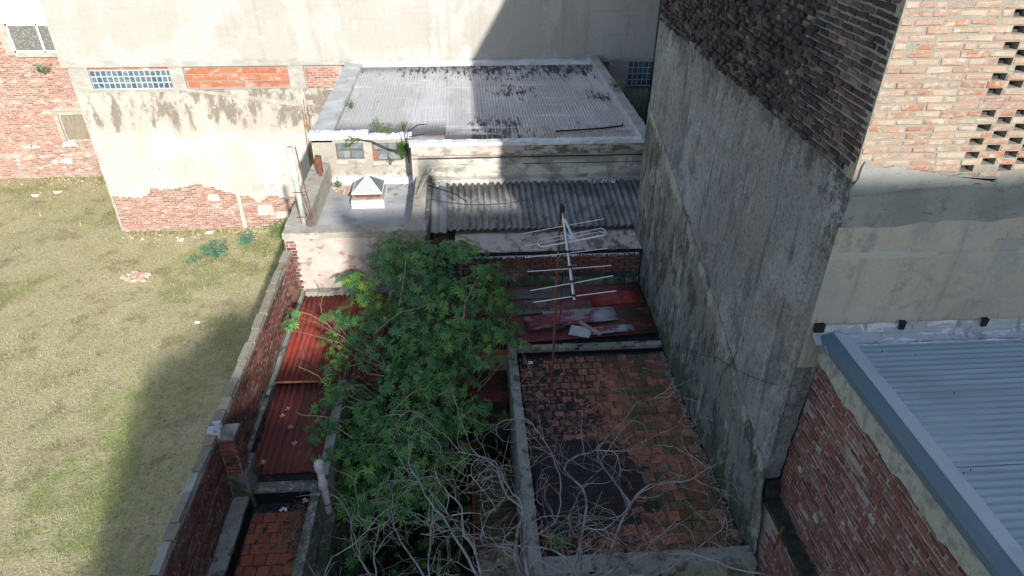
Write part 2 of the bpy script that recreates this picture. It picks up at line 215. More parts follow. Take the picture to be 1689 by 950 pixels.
M['flashing'] = mat('flashing', (0.10, 0.15, 0.185), [dict(c=(0.135, 0.19, 0.23), s=(5, 1.2, 5), lo=.48, hi=.64, a=.7), dict(c=(.27, .31, .33), s=22, lo=.68, hi=.72, a=.5)], rough=.5, metal=.2, bump=.1, spec=.5)
M['light_flashing'] = mat('light_flashing', (0.36, 0.44, 0.50), [dict(c=(.22, .20, .22), s=12, lo=.52, hi=.66, a=.7, m=[('x', 3.9, 4.05)], mw=.3), dict(c=(.27, .33, .39), s=2, lo=.5, hi=.65, a=.6)], rough=.5, metal=.15, bump=.15)
M['silver_foil'] = mat('silver_foil', (0.42, 0.44, 0.47), [dict(c=(0.68, 0.71, 0.75), s=(3, 14, 14), lo=.5, hi=.6, a=.9, d=8), dict(c=(0.22, 0.23, 0.24), s=(9, 9, 3), lo=.53, hi=.66, a=.8)], rough=.35, metal=.35, bump=.8, bs=18, bl=.02, spec=.6)
M['tar'] = mat('tar', (0.022, 0.022, 0.024), [dict(c=(.06, .055, .05), s=8, lo=.52, hi=.66, a=.7)], rough=.8, bump=.5)
M['tar_edge'] = mat('tar_edge', (0.012, 0.012, 0.014), [dict(c=(.05, .05, .05), s=8, lo=.58, hi=.68, a=.6)], rough=.9, bump=.3, spec=.1)
tl = [dict(c=(.20, .20, .11), s=3.5, lo=.52, hi=.66, a=.7), dict(c=(.50, .3, .22), s=20, lo=.62, hi=.7, a=.35),
      dict(c=(.08, .095, .035), s=(1.6, 1.6, 2), lo=.42, hi=.54, a=.8, m=[('x', 2.0, 2.6)], mw=.18),
      dict(c=(.06, .045, .036), s=(2.0, 2.0, 2), lo=.44, hi=.62, a=.75, d=10), dict(c=(.10, .055, .035), s=(12, 12, 5), lo=.5, hi=.64, a=.6, d=9),
      dict(c=(.02, .02, .023), s=(3.5, 3.5, 3), lo=.37, hi=.44, a=.93, d=11, r=.8, m=[('b', (1.45, 6.5, 3.42), .5, 1.9)], mw=.36),
      dict(c=(.02, .02, .023), s=(5, 5, 3), lo=.46, hi=.50, a=.96, d=11, r=.8, m=[('b', (1.7, 7.9, 3.42), .1, 1.0)], mw=.25),
      dict(c=(.02, .02, .023), s=(7, 7, 3), lo=.50, hi=.53, a=.95, d=9, m=[('x', 2.7, 1.0)], mw=.16)]
M['terracotta_tile'] = mat('terracotta_tile', None, tl, rc=[(.32, .12, .062), (.36, .145, .08), (.28, .11, .068), (.39, .165, .098), (.33, .135, .075), (.25, .115, .07)], rs=3, bump=.5, bs=45)
M['red_tile'] = mat('red_tile', None, [dict(c=(.02, .02, .02), s=(6, 6, 3), lo=.58, hi=.62, a=.95, d=9), dict(c=(.07, .06, .045), s=4, lo=.42, hi=.56, a=.85, m=[('x', -2.75, -2.35)], mw=.3), dict(c=(.05, .03, .02), s=12, lo=.54, hi=.66, a=.5)],
    rc=[(.25, .07, .035), (.32, .10, .05), (.22, .065, .04), (.28, .085, .045), (.20, .08, .055)], rs=3, bump=.5, bs=45)
M['ground'] = mat('ground', (0.42, 0.365, 0.215), [dict(c=(0.47, 0.41, 0.255), s=(.7, .7, .7), lo=.45, hi=.6, a=.7), dict(c=(0.17, 0.125, 0.075), s=1.3, lo=.52, hi=.66, a=.6, d=9),
    dict(c=(0.19, 0.22, 0.07), s=.55, lo=.5, hi=.62, a=.7, d=9), dict(c=(.19, .27, .05), s=1.0, lo=.42, hi=.60, a=.7, d=12, r=.75, m=[('b', (-7.6, 12.6, 0), .5, 3.0)], mw=.3),
    dict(c=(.08, .06, .035), s=14, lo=.55, hi=.66, a=.6), dict(c=(.36, .31, .2), s=20, lo=.6, hi=.68, a=.6)], bump=1, bs=14, bl=.05)
M['grass_blade'] = mat('grass_blade', None, [dict(c=(0.24, 0.29, 0.08), s=.45, lo=.44, hi=.60, a=.65, d=12, r=.75, o=6.34), dict(c=(.26, .31, .09), s=2.2, lo=.5, hi=.62, a=.6, d=10), dict(c=(.22, .33, .05), s=1.0, lo=.34, hi=.54, a=.85, d=12, r=.75, m=[('b', (-7.3, 12.9, 0), .7, 2.6)], mw=.35), dict(c=(.20, .30, .05), s=.8, lo=.36, hi=.56, a=.8, d=12, r=.75, m=[('b', (-7.7, 9.9, 0), 1.0, 3.6)], mw=.35),
    dict(c=(.20, .15, .09), s=1.3, lo=.52, hi=.66, a=.6, d=9)],
    rc=[(.50, .44, .25), (.43, .37, .19), (.58, .52, .33), (.27, .32, .10), (.46, .41, .22), (.22, .17, .09), (.34, .36, .13), (.64, .59, .43)], bump=0, rough=.8)
M['tall_grass'] = mat('tall_grass', None, [], rc=[(.20, .28, .07), (.30, .33, .11), (.46, .40, .22), (.16, .24, .06), (.38, .34, .17)], bump=0, rough=.8)
M['yard_soil'] = mat('yard_soil', (.035, .03, .022), [dict(c=(.06, .055, .04), s=2, lo=.5, hi=.65, a=.8)], bump=.8, bs=10, bl=.05)
M['leaf'] = mat('leaf', None, [dict(c=(.08, .17, .03), s=1.8, lo=.50, hi=.62, a=.5), dict(c=(.02, .065, .025), s=1.4, lo=.54, hi=.64, a=.5, o=4)], rc=[(.045, .135, .04), (.065, .19, .048), (.03, .09, .03), (.10, .24, .045), (.04, .14, .045), (.15, .29, .045), (.06, .17, .04), (.022, .065, .024)], bump=0, rough=.5, spec=.4)
M['yellow_leaf'] = mat('yellow_leaf', None, [], rc=[(.09, .22, .035), (.12, .28, .035), (.25, .34, .03), (.07, .18, .04)], bump=0, rough=.5)
M['weed'] = mat('weed', None, [], rc=[(.10, .17, .05), (.14, .22, .06), (.08, .14, .05)], bump=0, rough=.7)
M['blue_weed'] = mat('blue_weed', None, [], rc=[(.08, .20, .12), (.10, .24, .15), (.14, .24, .15)], bump=0, rough=.7)
M['stem'] = mat('stem', (.24, .21, .13), [dict(c=(.14, .13, .08), s=12, lo=.45, hi=.6, a=.7)], bump=.2)
M['bare_bark'] = mat('bare_bark', (.29, .275, .265), [dict(c=(.12, .105, .085), s=5, lo=.46, hi=.6, a=.8), dict(c=(.33, .315, .31), s=16, lo=.56, hi=.64, a=.7), dict(c=(.07,.06,.05), s=60, lo=.58, hi=.66, a=.7)], bump=.4, bs=50)
M['bare_twig'] = mat('bare_twig', (.30, .27, .23), [dict(c=(.13, .10, .07), s=2.5, lo=.45, hi=.6, a=.8), dict(c=(.30, .28, .26), s=6, lo=.56, hi=.64, a=.7)], bump=0)
M['rust'] = mat('rust', (.17, .065, .035), [dict(c=(.08, .035, .025), s=14, lo=.48, hi=.6, a=.8), dict(c=(.28, .14, .08), s=20, lo=.6, hi=.68, a=.6)], bump=.5)
M['brown_frame'] = mat('brown_frame', (.12, .085, .07), [dict(c=(.22, .19, .17), s=14, lo=.5, hi=.62, a=.6)], bump=.2)
M['aluminium'] = mat('aluminium', (.52, .53, .56), [dict(c=(.5, .5, .5), s=8, lo=.5, hi=.65, a=.5)], rough=.5, metal=.35, bump=.1, spec=.5)
M['pvc'] = mat('pvc', (.45, .45, .43), [dict(c=(.33, .32, .28), s=(9, 9, 3), lo=.5, hi=.65, a=.6)], rough=.6, bump=.2)
M['cement_pipe'] = mat('cement_pipe', (.5, .5, .46), [dict(c=(.36, .36, .33), s=(14, 14, 4), lo=.48, hi=.6, a=.7), dict(c=(.62, .6, .55), s=14, lo=.6, hi=.68, a=.6)], bump=.3)
M['black'] = mat('black', (.015, .015, .016), [], bump=0, rough=.7)
M['cable'] = mat('cable', (.02, .02, .022), [], bump=0)
M['glass'] = mat('glass', (.05, .065, .075), [dict(c=(.10, .12, .13), s=(5, 5, 5), lo=.5, hi=.62, a=.6)], rough=.12, bump=0, spec=.8)
M['dusty_glass'] = mat('dusty_glass', (.14, .17, .18), [dict(c=(.27, .27, .25), s=(6, 6, 4), lo=.46, hi=.6, a=.8)], rough=.3, bump=0, spec=.6)
M['glass_block'] = mat('glass_block', None, [dict(c=(.26, .32, .34), s=(4, 4, 9), lo=.54, hi=.66, a=.6)], rc=[(.055, .085, .11), (.08, .115, .14), (.12, .16, .19), (.045, .07, .095)], rs=5, rough=.2, bump=0, spec=.7)
M['block_grout'] = mat('block_grout', (.42, .50, .52), [dict(c=(.5, .5, .44), s=3, lo=.5, hi=.65, a=.7)], bump=.2)
M['hollow_brick'] = mat('hollow_brick', None, [dict(c=(.55, .40, .34), s=(3, 3, 9), lo=.5, hi=.68, a=.6, d=9), dict(c=(.66, .56, .5), s=(.9, 1, 1), lo=.56, hi=.68, a=.7)], rc=[(.36, .12, .065), (.40, .15, .08), (.33, .11, .06), (.38, .14, .075)], rs=5, bump=.4)
M['pyramid_glass'] = mat('pyramid_glass', (.38, .39, .375), [dict(c=(.38, .39, .38), s=(14, 2, 2), lo=.5, hi=.65, a=.5)], rough=.4, bump=.1)
M['dark_pane'] = mat('dark_pane', (.14, .17, .18), [dict(c=(.2, .22, .22), s=5, lo=.5, hi=.65, a=.6)], rough=.25, bump=0, spec=.6)
M['wood'] = mat('wood', (.30, .26, .21), [dict(c=(.2, .17, .13), s=(3, 12, 12), lo=.48, hi=.6, a=.7)], bump=.3)
M['rubble'] = mat('rubble', None, [dict(c=(.2, .16, .12), s=9, lo=.5, hi=.65, a=.6)], rc=[(.48, .30, .22), (.55, .45, .36), (.42, .22, .15), (.6, .56, .5)], rs=5, bump=.5)
M['dry_leaf'] = mat('dry_leaf', None, [], rc=[(.40, .27, .17), (.33, .2, .12), (.5, .38, .27)], bump=0)
M['mesh_shutter'] = mat('mesh_shutter', (.13, .13, .12), [dict(c=(.30, .29, .24), s=(18, 18, 18), lo=.52, hi=.58, a=.7)], bump=.3)
M['blind'] = mat('blind', (.24, .20, .15), [dict(c=(.15, .12, .08), s=(16, 4, 2), lo=.48, hi=.6, a=.7)], bump=.3)
M['paper'] = mat('paper', (.75, .75, .75), [], bump=.3)
M['chalk'] = mat('graffiti_paint', (.45, .27, .24), [], bump=0)

# ------------------------------------------------------------------ object helpers
WORLD = {}
def _link(o, parent, Mw):
    C.objects.link(o)
    if parent is not None:
        o.parent = parent; o.matrix_basis = WORLD[parent.name].inverted() @ Mw
    else: o.matrix_basis = Mw
    WORLD[o.name] = Mw.copy(); return o
def tag(o, label=None, cat=None, group=None, kind=None):
    for k, v in (('label', label), ('category', cat), ('group', group), ('kind', kind)):
        if v: o[k] = v
    return o
def thing(name, loc, label, cat, group=None):
    return tag(_link(bpy.data.objects.new(name, None), None, Matrix.Translation(loc)), label, cat, group)
def put(name, me, parent=None, Mw=None):
    return _link(bpy.data.objects.new(name, me), parent, Mw if Mw is not None else (WORLD[parent.name] if parent else Matrix.Identity(4)))

class MB:
    """collects shapes in world coordinates; build() links them as one mesh"""
    def __init__(s): s.v = []; s.f = []
    def add(s, v, f):
        o = len(s.v); s.v += [tuple(x) for x in v]; s.f += [tuple(i + o for i in q) for q in f]; return s
    def box(s, x0, x1, y0, y1, z0, z1, j=0.0, Mx=None):
        v = [Vector((x, y, z)) + Vector((rnd.uniform(-j, j), rnd.uniform(-j, j), rnd.uniform(-j, j))) for z in (z0, z1) for y in (y0, y1) for x in (x0, x1)]
        if Mx: v = [Mx @ p for p in v]
        return s.add(v, [(0, 2, 3, 1), (4, 5, 7, 6), (0, 1, 5, 4), (2, 6, 7, 3), (0, 4, 6, 2), (1, 3, 7, 5)])
    def prism(s, pts, ext):
        """pts: world polygon, ext: extrusion vector"""
        n = len(pts); a = [Vector(p) for p in pts]; b = [p + Vector(ext) for p in a]
        return s.add(a + b, [tuple(range(n - 1, -1, -1)), tuple(range(n, 2 * n))] + [(i, (i + 1) % n, n + (i + 1) % n, n + i) for i in range(n)])
    def tube(s, path, r, n=6, cap=True):
        path = [Vector(p) for p in path]; r = r if isinstance(r, (list, tuple)) else [r] * len(path)
        rings = []; up = None
        for i, p in enumerate(path):
            t = (path[min(i + 1, len(path) - 1)] - path[max(i - 1, 0)])
            if t.length < 1e-9: t = Vector((0, 0, 1))
            t.normalize()
            if up is None: up = t.orthogonal().normalized()
            up = (up - t * up.dot(t)); up = up.normalized() if up.length > 1e-6 else t.orthogonal().normalized()
            b = t.cross(up); rings.append([p + (up * math.cos(a) + b * math.sin(a)) * r[i] for a in [2 * math.pi * k / n for k in range(n)]])
        v = [q for g in rings for q in g]; f = []
        for i in range(len(path) - 1):
            for k in range(n):
                f.append((i * n + k, i * n + (k + 1) % n, (i + 1) * n + (k + 1) % n, (i + 1) * n + k))
        if cap: f += [tuple(range(n - 1, -1, -1)), tuple(range((len(path) - 1) * n, len(path) * n))]
        return s.add(v, f)
    def mesh(s, name, m, smooth=False):
        me = bpy.data.meshes.new(name); me.from_pydata(s.v, [], s.f); me.materials.append(m)
        if smooth: me.polygons.foreach_set('use_smooth', [True] * len(me.polygons))
        me.update(); return me
    def build(s, name, m, parent=None, smooth=False, Mw=None, fix=True):
        """vertices are world coordinates: move them into the parent's frame"""
        base = WORLD[parent.name] if parent else Matrix.Translation(Mw) if Mw is not None else Matrix.Identity(4)
        inv = base.inverted()
        s.v = [tuple(inv @ Vector(p)) for p in s.v]
        me = s.mesh(name, m, smooth)
        if fix:
            bm = bmesh.new(); bm.from_mesh(me); bmesh.ops.recalc_face_normals(bm, faces=bm.faces[:]); bm.to_mesh(me); bm.free()
        return put(name, me, parent, base)

def frame(O, U, W, N):
    """matrix with local x=U, y=N(out of wall is -y local -> we use N as outward), z=W"""
    U, W, N = Vector(U).normalized(), Vector(W).normalized(), Vector(N).normalized()
    m = Matrix.Identity(4)
    for i in range(3): m[i][0] = U[i]; m[i][1] = N[i]; m[i][2] = W[i]; m[i][3] = O[i]
    return m
def jag(pts, step=.08, amp=.02, seed=0):
    """polygon with ragged edges, pts 2d; a third value 0 keeps that edge straight"""
    r = random.Random(seed); out = []
    for i, p in enumerate(pts):
        q = pts[(i + 1) % len(pts)]; rag = len(p) < 3 or p[2]
        out.append((p[0], p[1]))
        if not rag: continue
        d = math.dist(p[:2], q[:2]); n = int(d / step)
        nx, ny = (q[1] - p[1]) / max(d, 1e-6), -(q[0] - p[0]) / max(d, 1e-6)
        dr = 0
        for k in range(1, n):
            t = (k + r.uniform(-.3, .3)) / n; dr = dr * .6 + r.uniform(-amp, amp)
            out.append((p[0] + (q[0] - p[0]) * t + nx * dr, p[1] + (q[1] - p[1]) * t + ny * dr))
    return out
def slab(pts2, O, U, W, N, th):
    """flat piece with thickness th towards N"""
    O, U, W, N = map(Vector, (O, U, W, N))
    b = MB(); b.prism([O + U * a + W * c for a, c in pts2], N * th); return b
def slab_n(b, pts2, O, U, W, N, th):
    O, U, W, N = map(Vector, (O, U, W, N)); b.prism([O + U * a + W * c for a, c in pts2], N * th); return b

_variants = {}
def brick_variants(key, L, H, D, m, j, n=6):
    k = (key, round(L, 4), round(H, 4), round(D, 4))
    if k not in _variants:
        r = []
        for i in range(n):
            b = MB()
            # eight corners plus a softened front face
            x, z = L / 2, H / 2; c = min(.007, H * .16)
            J = lambda q: rnd.uniform(-q, q)
            back = [(-x, -D, -z), (x, -D, -z), (x, -D, z), (-x, -D, z)]
            mid = [(-x + J(j), -c, -z + J(j)), (x + J(j), -c, -z + J(j)), (x + J(j), -c, z + J(j)), (-x + J(j), -c, z + J(j))]
            fr = [(-x + c * 1.4 + J(j), J(j), -z + c + J(j)), (x - c * 1.4 + J(j), J(j), -z + c + J(j)), (x - c * 1.4 + J(j), J(j), z - c + J(j)), (-x + c * 1.4 + J(j), J(j), z - c + J(j))]
            f = [(8, 9, 10, 11)]
            for a, o in ((0, 4), (4, 8)):
                for q in range(4): f.append((a + q, a + (q + 1) % 4, o + (q + 1) % 4, o + q))
            b.add(back + mid + fr, f)
            me = b.mesh(key, m); bm = bmesh.new(); bm.from_mesh(me); bmesh.ops.recalc_face_normals(bm, faces=bm.faces[:]); bm.to_mesh(me); bm.free()
            # make sure normals point outwards (open back)
            if me.polygons[0].normal.y < 0: me.flip_normals()
            r.append(me)
        _variants[k] = r
    return _variants[k]
def pieces(host, name, O, U, W, N, w, h, pu, pw, L, H, m, D=.03, proud=.004, jit=.003, rot=.012, inside=None, keep=300, half=.5, deep=None, vj=.003, lenj=.06, sxf=None, both=None):
    """lay pieces in courses on a plane; the `keep` nearest are parts, the rest one stuff mesh"""
    F = frame(O, U, W, N); vs = brick_variants(name + m.name, L, H, D, m, vj); cells = []
    nr = int(h / pw)
    for r in range(nr):
        off = ((r % 2) * half) * pu + rnd.uniform(-.1, .1) * pu * (1 if half else 0)
        nc = int(w / pu) + 2
        for c in range(-1, nc):
            u = off + (c + .5) * pu + rnd.uniform(-jit, jit) * 2; z = (r + .5) * pw + rnd.uniform(-jit, jit)
            if u - L * .5 < -.001 or u + L * .5 > w + .001: 
                # cut pieces at the ends
                a = max(u - L / 2, 0); b = min(u + L / 2, w)
                if b - a < L * .3: continue
                sx = (b - a) / L; u = (a + b) / 2
            else: sx = 1 + rnd.uniform(-lenj, 0)
            if inside and not inside(u, z, r, c): continue
            if sxf: sx *= sxf(u, z)
            sb = both(u, z) if both else 1; sx *= sb
            pr = proud + (deep(u, z) if deep else 0) + rnd.uniform(0, .004)
            Mx = F @ Matrix.Translation((u, pr, z)) @ Matrix.Rotation(rnd.uniform(-rot, rot), 4, 'Y') @ Matrix.Rotation(rnd.uniform(-rot, rot), 4, 'Z') @ Matrix.Diagonal((sx, 1, sb, 1))
            cells.append(((Mx.translation - CAM).length, Mx, rnd.choice(vs)))
    cells.sort(key=lambda q: q[0])
    for d, Mx, me in cells[:keep]: put(name, me, host, Mx)
    rest = cells[keep:]
    if rest:
        b = MB()
        for d, Mx, me in rest: b.add([Mx @ v.co for v in me.vertices], [tuple(p.vertices) for p in me.polygons])
        tag(b.build(name + '_field', m, host, fix=False), kind='stuff')
    return len(cells)

def sheet(O, U, W, width, length, pitch, amp, N=(0, 0, 1), seg=6, bow=0.0, lseg=3, th=.002):
    """corrugated sheet: waves across U, ribs run along W"""
    O, U, W, N = Vector(O), Vector(U).normalized(), Vector(W).normalized(), Vector(N).normalized()
    n = max(2, int(width / pitch * seg)); b = MB(); v = []; f = []
    for k in range(lseg + 1):
        for i in range(n + 1):
            u = width * i / n
            h = amp * math.sin(2 * math.pi * u / pitch) + bow * math.sin(math.pi * k / lseg)
            v.append(O + U * u + W * (length * k / lseg) + N * h)
    for k in range(lseg):
        for i in range(n):
            a = k * (n + 1) + i; f.append((a, a + 1, a + n + 2, a + n + 1))
    o = len(v)
    for e, k in ((0, 0), (1, lseg)):          # folded-down rims so the sheet shows an edge
        base = k * (n + 1); q = len(v)
        for i in range(n + 1): v.append(v[base + i] - N * .008)
        for i in range(n): f.append((base + i, base + i + 1, q + i + 1, q + i))
    return b.add(v, f)

# ================================================================== SETTING
g = MB(); g.add([(-300, -200, 0), (300, -200, 0), (300, 400, 0), (-300, 400, 0)], [(0, 1, 2, 3)])
tag(g.build('ground', M['ground'], fix=False), kind='structure')
g = MB(); g.box(-3.2, 9, -3, 11.4, .0, .006); tag(g.build('yard', M['yard_soil']), kind='structure')

# ================================================================== BRICK BUILDING ON THE RIGHT
X0, YF, ZB = 3.45, 5.42, 8.43
T = thing('apartment_building', (6, 9, 0), 'tall building on the right with rough red brick above weathered grey plaster', 'building')
b = MB(); b.box(3.475, 5.9, YF + .13, 12.25, 2.0, 10.9); b.box(5.9, 14, 5.9, 24, 0, 15.15); b.box(4.6, 5.9, 5.9, 12.2, 10.9, 12.86); b.box(5.9, 14, YF + .13, 5.9, 2, 10.9)  # upper set-back blocks are out of view, added to carry the shadow further
b.build('core_wall', M['dark_mortar'], T)
# grey plaster on the side wall: slightly uneven sheet
def relief(name, m, parent, yz, x, th, seed):
    """side-wall sheet in the plane x, polygon in (y,z)"""
    bb = slab(yz, (x, 0, 0), (0, 1, 0), (0, 0, 1), (-1, 0, 0), th); return bb.build(name, m, parent)
relief('side_plaster', M['grey_plaster'], T, jag([(YF + .006, 3.0, 0), (YF + .006, ZB), (8.5, ZB + .06), (12.25, ZB + .12, 0), (12.25, 3.0, 0)], .1, .018, 3), 3.475, .03, 1)
lowp = [(12.25, 3.0, 0), (5.05, 3.0), (5.12, 3.6), (5.3, 4.3), (YF + .02, 4.72), (7.0, 5.35), (9.2, 6.1), (12.25, 7.0, 0)]
relief('lower_side_plaster', M['mossy_plaster'], T, jag(lowp, .12, .03, 5), 3.444, .014, 2)
# side bricks: rough, with headers sticking out further back
def toothed(u, z):
    t = mnoise.noise(Vector((u * .55, z * .9, 3.3)))
    k = max(0, min(1, (u - 1.1 + t * 1.8 - (z - .5) * .3) / .5)); return rnd.uniform(-.015, .05) * k + rnd.uniform(-.003, .006)
pieces(T, 'brick', (3.452, YF + .02, ZB + .02), (0, 1, 0), (0, 0, 1), (-1, 0, 0), 6.75, 2.45, .185, .0655, .165, .048, M['sooty_brick'], D=.05, proud=.004, jit=.005, rot=.04, deep=toothed, vj=.007, keep=300, sxf=lambda u, z: rnd.choice((.45, .55, .8, 1)) if u > 1.2 + z * .3 else 1,
       inside=lambda u, z, r, c: not (z < .1 + .06 * math.sin(u * 3) and u < .1))
b = MB(); b.box(3.46, 3.50, YF + .01, 12.25, ZB, 10.9); b.build('side_mortar', M['dark_mortar'], T)
# ---- sunlit front face with bricks left out
FX, FZ, PU, PW = 3.45, 8.44, .232, .0625
holes = [(4.43, 9.84), (4.47, 9.71), (4.45, 9.59), (4.45, 9.48), (4.45, 9.36), (4.46, 9.24), (4.62, 9.42), (4.62, 9.29), (4.58, 9.54), (4.48, 8.99), (4.65, 8.94), (4.49, 8.87), (4.66, 8.82), (4.47, 8.75), (4.65, 8.7), (4.83, 8.76), (4.83, 8.88), (4.79, 9.0), (4.48, 8.63), (4.66, 8.58), (4.84, 8.63), (4.48, 8.5), (4.84, 8.51), (4.98, 8.58)]
holes += [(4.62, 9.66), (4.80, 9.36), (4.80, 9.24), (4.98, 8.82), (4.98, 8.94), (5.16, 8.63), (5.16, 8.76), (5.16, 8.5), (4.80, 9.48), (4.8, 9.6), (4.98, 8.7)]
HR = {}
for a, c in holes:
    r_ = round((c - FZ) / PW - .5); col_ = round((a - 4.465) / .178)
    if (r_ + col_) % 2 != 1 and a < 5.1 and c < 9.1: r_ += 1
    HR.setdefault(r_, set()).add(round(a, 2))
for r_ in HR:
    q_ = sorted(HR[r_]); HR[r_] = [a for i, a in enumerate(q_) if i == 0 or a - q_[i - 1] > .12]
holes = [(a, FZ + (r_ + .5) * PW) for r_ in HR for a in HR[r_]]
front = thing  # alias kept for clarity of the calls below
F = frame((FX, YF, FZ), (1, 0, 0), (0, 0, 1), (0, -1, 0))
cells = []; mort = MB(); vs = brick_variants('front_brick', .212,   .0485, .10, M['sunny_brick'], .0055, 10); vh = brick_variants('half_brick', .10, .0485, .10, M['sunny_brick'], .0035, 5)
W_, H_ = 3.2, 2.46; nr = int(H_ / PW)
for r in range(nr):
    z = (r + .5) * PW; u = 0.0; first = True
    while u < W_ - .05:
        # break the course around a hole
        nxt = [a - FX for a in HR.get(r, ()) if a - FX + .06 > u + .01]
        lim = min([q - .06 for q in nxt], default=W_)
        if lim - u < .05:                       # at the hole itself
            if nxt:
                e = min(nxt) + .065; u = e; continue
        ln = .118 if (first and r % 2) or rnd.random() < .10 else PU + rnd.uniform(-.012, .012)
        first = False
        e = min(u + ln, lim, W_)
        if lim - e < .06: e = lim
        full = e - u
        if full > .045:
            cu = (u + e) / 2; src = vh if full < .16 else vs; base = .10 if full < .16 else .212
            ragged = z < .075 + .03 * math.sin(cu * 5 + 1)
            # each brick has its own bed of mortar round it
            mort.add([F @ Vector(p) for p in [(u, -.11, z - PW / 2), (e, -.11, z - PW / 2), (e, -.11, z + PW / 2), (u, -.11, z + PW / 2), (u, -.002, z - PW / 2), (e, -.002, z - PW / 2), (e, -.002, z + PW / 2), (u, -.002, z + PW / 2)]],
                     [(4, 5, 6, 7), (0, 1, 5, 4), (1, 2, 6, 5), (2, 3, 7, 6), (3, 0, 4, 7)])
            if not (ragged and rnd.random() < .75):
                sx = (full - rnd.uniform(.012, .024)) / base
                Mx = F @ Matrix.Translation((cu, .003 + rnd.uniform(-.002, .007), z + rnd.uniform(-.003, .003))) @ Matrix.Rotation(rnd.uniform(-.018, .018), 4, 'Y') @ Matrix.Rotation(rnd.uniform(-.02, .02), 4, 'Z') @ Matrix.Diagonal((sx, 1, rnd.uniform(.86, 1.04), 1))
                cells.append(((Mx.translation - CAM).length, Mx, rnd.choice(src)))
        u = e
FB = _link(bpy.data.objects.new('front_face', mort.mesh('front_face', M['mortar'])), T, Matrix.Identity(4))
cells.sort(key=lambda q: q[0])
for d, Mx, me in cells[:300]: put('brick', me, FB, Mx)
b = MB()
for d, Mx, me in cells[300:]: b.add([Mx @ v.co for v in me.vertices], [tuple(p.vertices) for p in me.polygons])
tag(b.build('brick_field', M['sunny_brick'], FB, fix=False), kind='stuff')
for (a, c) in holes:       # clay stubs seen inside the openings
    if rnd.random() < .6: b = MB(); b.box(a - .06, a + .06, YF + .07, YF + .12, c - .03, c - .012, .006); b.build('broken_brick', M['sooty_brick'], FB)
# plaster of the front face
slab(jag([(0, 6.3, 0), (W_ + 3, 6.3, 0), (W_ + 3, 8.02), (1.9, 8.06), (1.4, 7.99), (.8, 8.01), (.35, 7.95), (0, 7.97, 0)], .06, .014, 2), (X0 + .002, YF + .13, 0), (1, 0, 0), (0, 0, 1), (0, -1, 0), .13).build('front_plaster', M['sandy_plaster'], T)
slab(jag([(0, 7.9, 0), (W_ + 3, 7.9, 0), (W_ + 3, 8.45), (0, 8.47, 0)], .1, .02, 6), (X0 + .004, YF + .12, 0), (1, 0, 0), (0, 0, 1), (0, -1, 0), .112).build('front_band', M['band_plaster'], T)
slab(jag([(0, 7.66), (W_ + 3, 7.70, 0), (W_ + 3, 7.64), (0, 7.60, 0)][::-1], .1, .012, 9), (X0 + .004, YF, 0), (1, 0, 0), (0, 0, 1), (0, -1, 0), .006).build('plaster_lip', M['sandy_plaster'], T)
slab(jag([(0, 8.30, 0), (.75, 8.36), (1.4, 8.41), (.4, 8.56), (.05, 8.62)], .05, .02, 11), (X0 + .006, YF - .002, 0), (1, 0, 0), (0, 0, 1), (0, -1, 0), .018).build('patch_plaster', M['band_plaster'], T)
# strip of grey plaster below the roof level, down to the ledge
slab(jag([(0, 4.6), (.17, 4.6), (.19, 5.3), (.22, 6.0), (.3, 6.4, 0), (.3, 6.75, 0), (0, 6.75, 0)], .07, .02, 14), (X0 + .004, YF + .05, 0), (1, 0, 0), (0, 0, 1), (0, -1, 0), .048).build('corner_plaster', M['grey_plaster'], T)
# silver flashing; black blocks stand in for the shade in its gaps
b = MB()
def strip(pa, pb, x0, x1, n=40, j=.006):
    v = []; f = []
    for i in range(n + 1):
        x = x0 + (x1 - x0) * i / n
        for (y, z) in (pa, pb): v.append((x, y + rnd.uniform(-j, j), z + rnd.uniform(-j, j)))
    for i in range(n): f.append((2 * i, 2 * i + 2, 2 * i + 3, 2 * i + 1))
    return v, f
b = MB(); b.add(*strip((YF - .012, 6.86), (YF - .03, 6.74), 3.5, 7, 60)); b.add(*strip((YF - .03, 6.74), (YF - .13, 6.70), 3.5, 7, 60, .004)); b.add(*strip((YF - .13, 6.70), (YF - .17, 6.72), 3.5, 7, 60, .004)); b.add(*strip((YF - .17, 6.72), (YF - .26, 6.675), 3.56, 7, 60, .005))
b.build('flashing', M['silver_foil'], T, fix=False, smooth=True)
for xn in (3.50, 4.395, 5.28, 6.16):
    w_ = .10 if xn == 3.50 else .055
    b = MB(); b.box(xn, xn + w_, YF - .045, YF + .02, 6.785, 6.875, .003); b.build('gap_shade', M['black'], T)

# ================================================================== LOW BUILDING WITH THE BLUE ROOF
T = thing('workshop', (6, 3, 0), 'low brick building with bluish corrugated metal roof, lower right of the tall building', 'building')
b = MB(); b.box(3.66, 9, -2, YF - .02, 0, 6.5); b.build('core_wall', M['old_mortar'], T)
pieces(T, 'brick', (3.655, 1.6, 4.36), (0, 1, 0), (0, 0, 1), (-1, 0, 0), 3.8, 2.1, .232, .0605, .214, .042, M['dull_brick'], D=.035, proud=.003, jit=.005, rot=.03, deep=lambda u, z: rnd.uniform(-.005, .009), lenj=.06, vj=.005, keep=300,
       inside=lambda u, z, r, c: rnd.random() > .03)
slab(jag([(1.0, 6.36), (5.40, 6.40), (5.40, 6.68, 0), (1.0, 6.68, 0)][::-1], .07, .03, 21), (3.67, 0, 0), (0, 1, 0), (0, 0, 1), (-1, 0, 0), .045).build('plaster_band', M['ledge_plaster'], T)
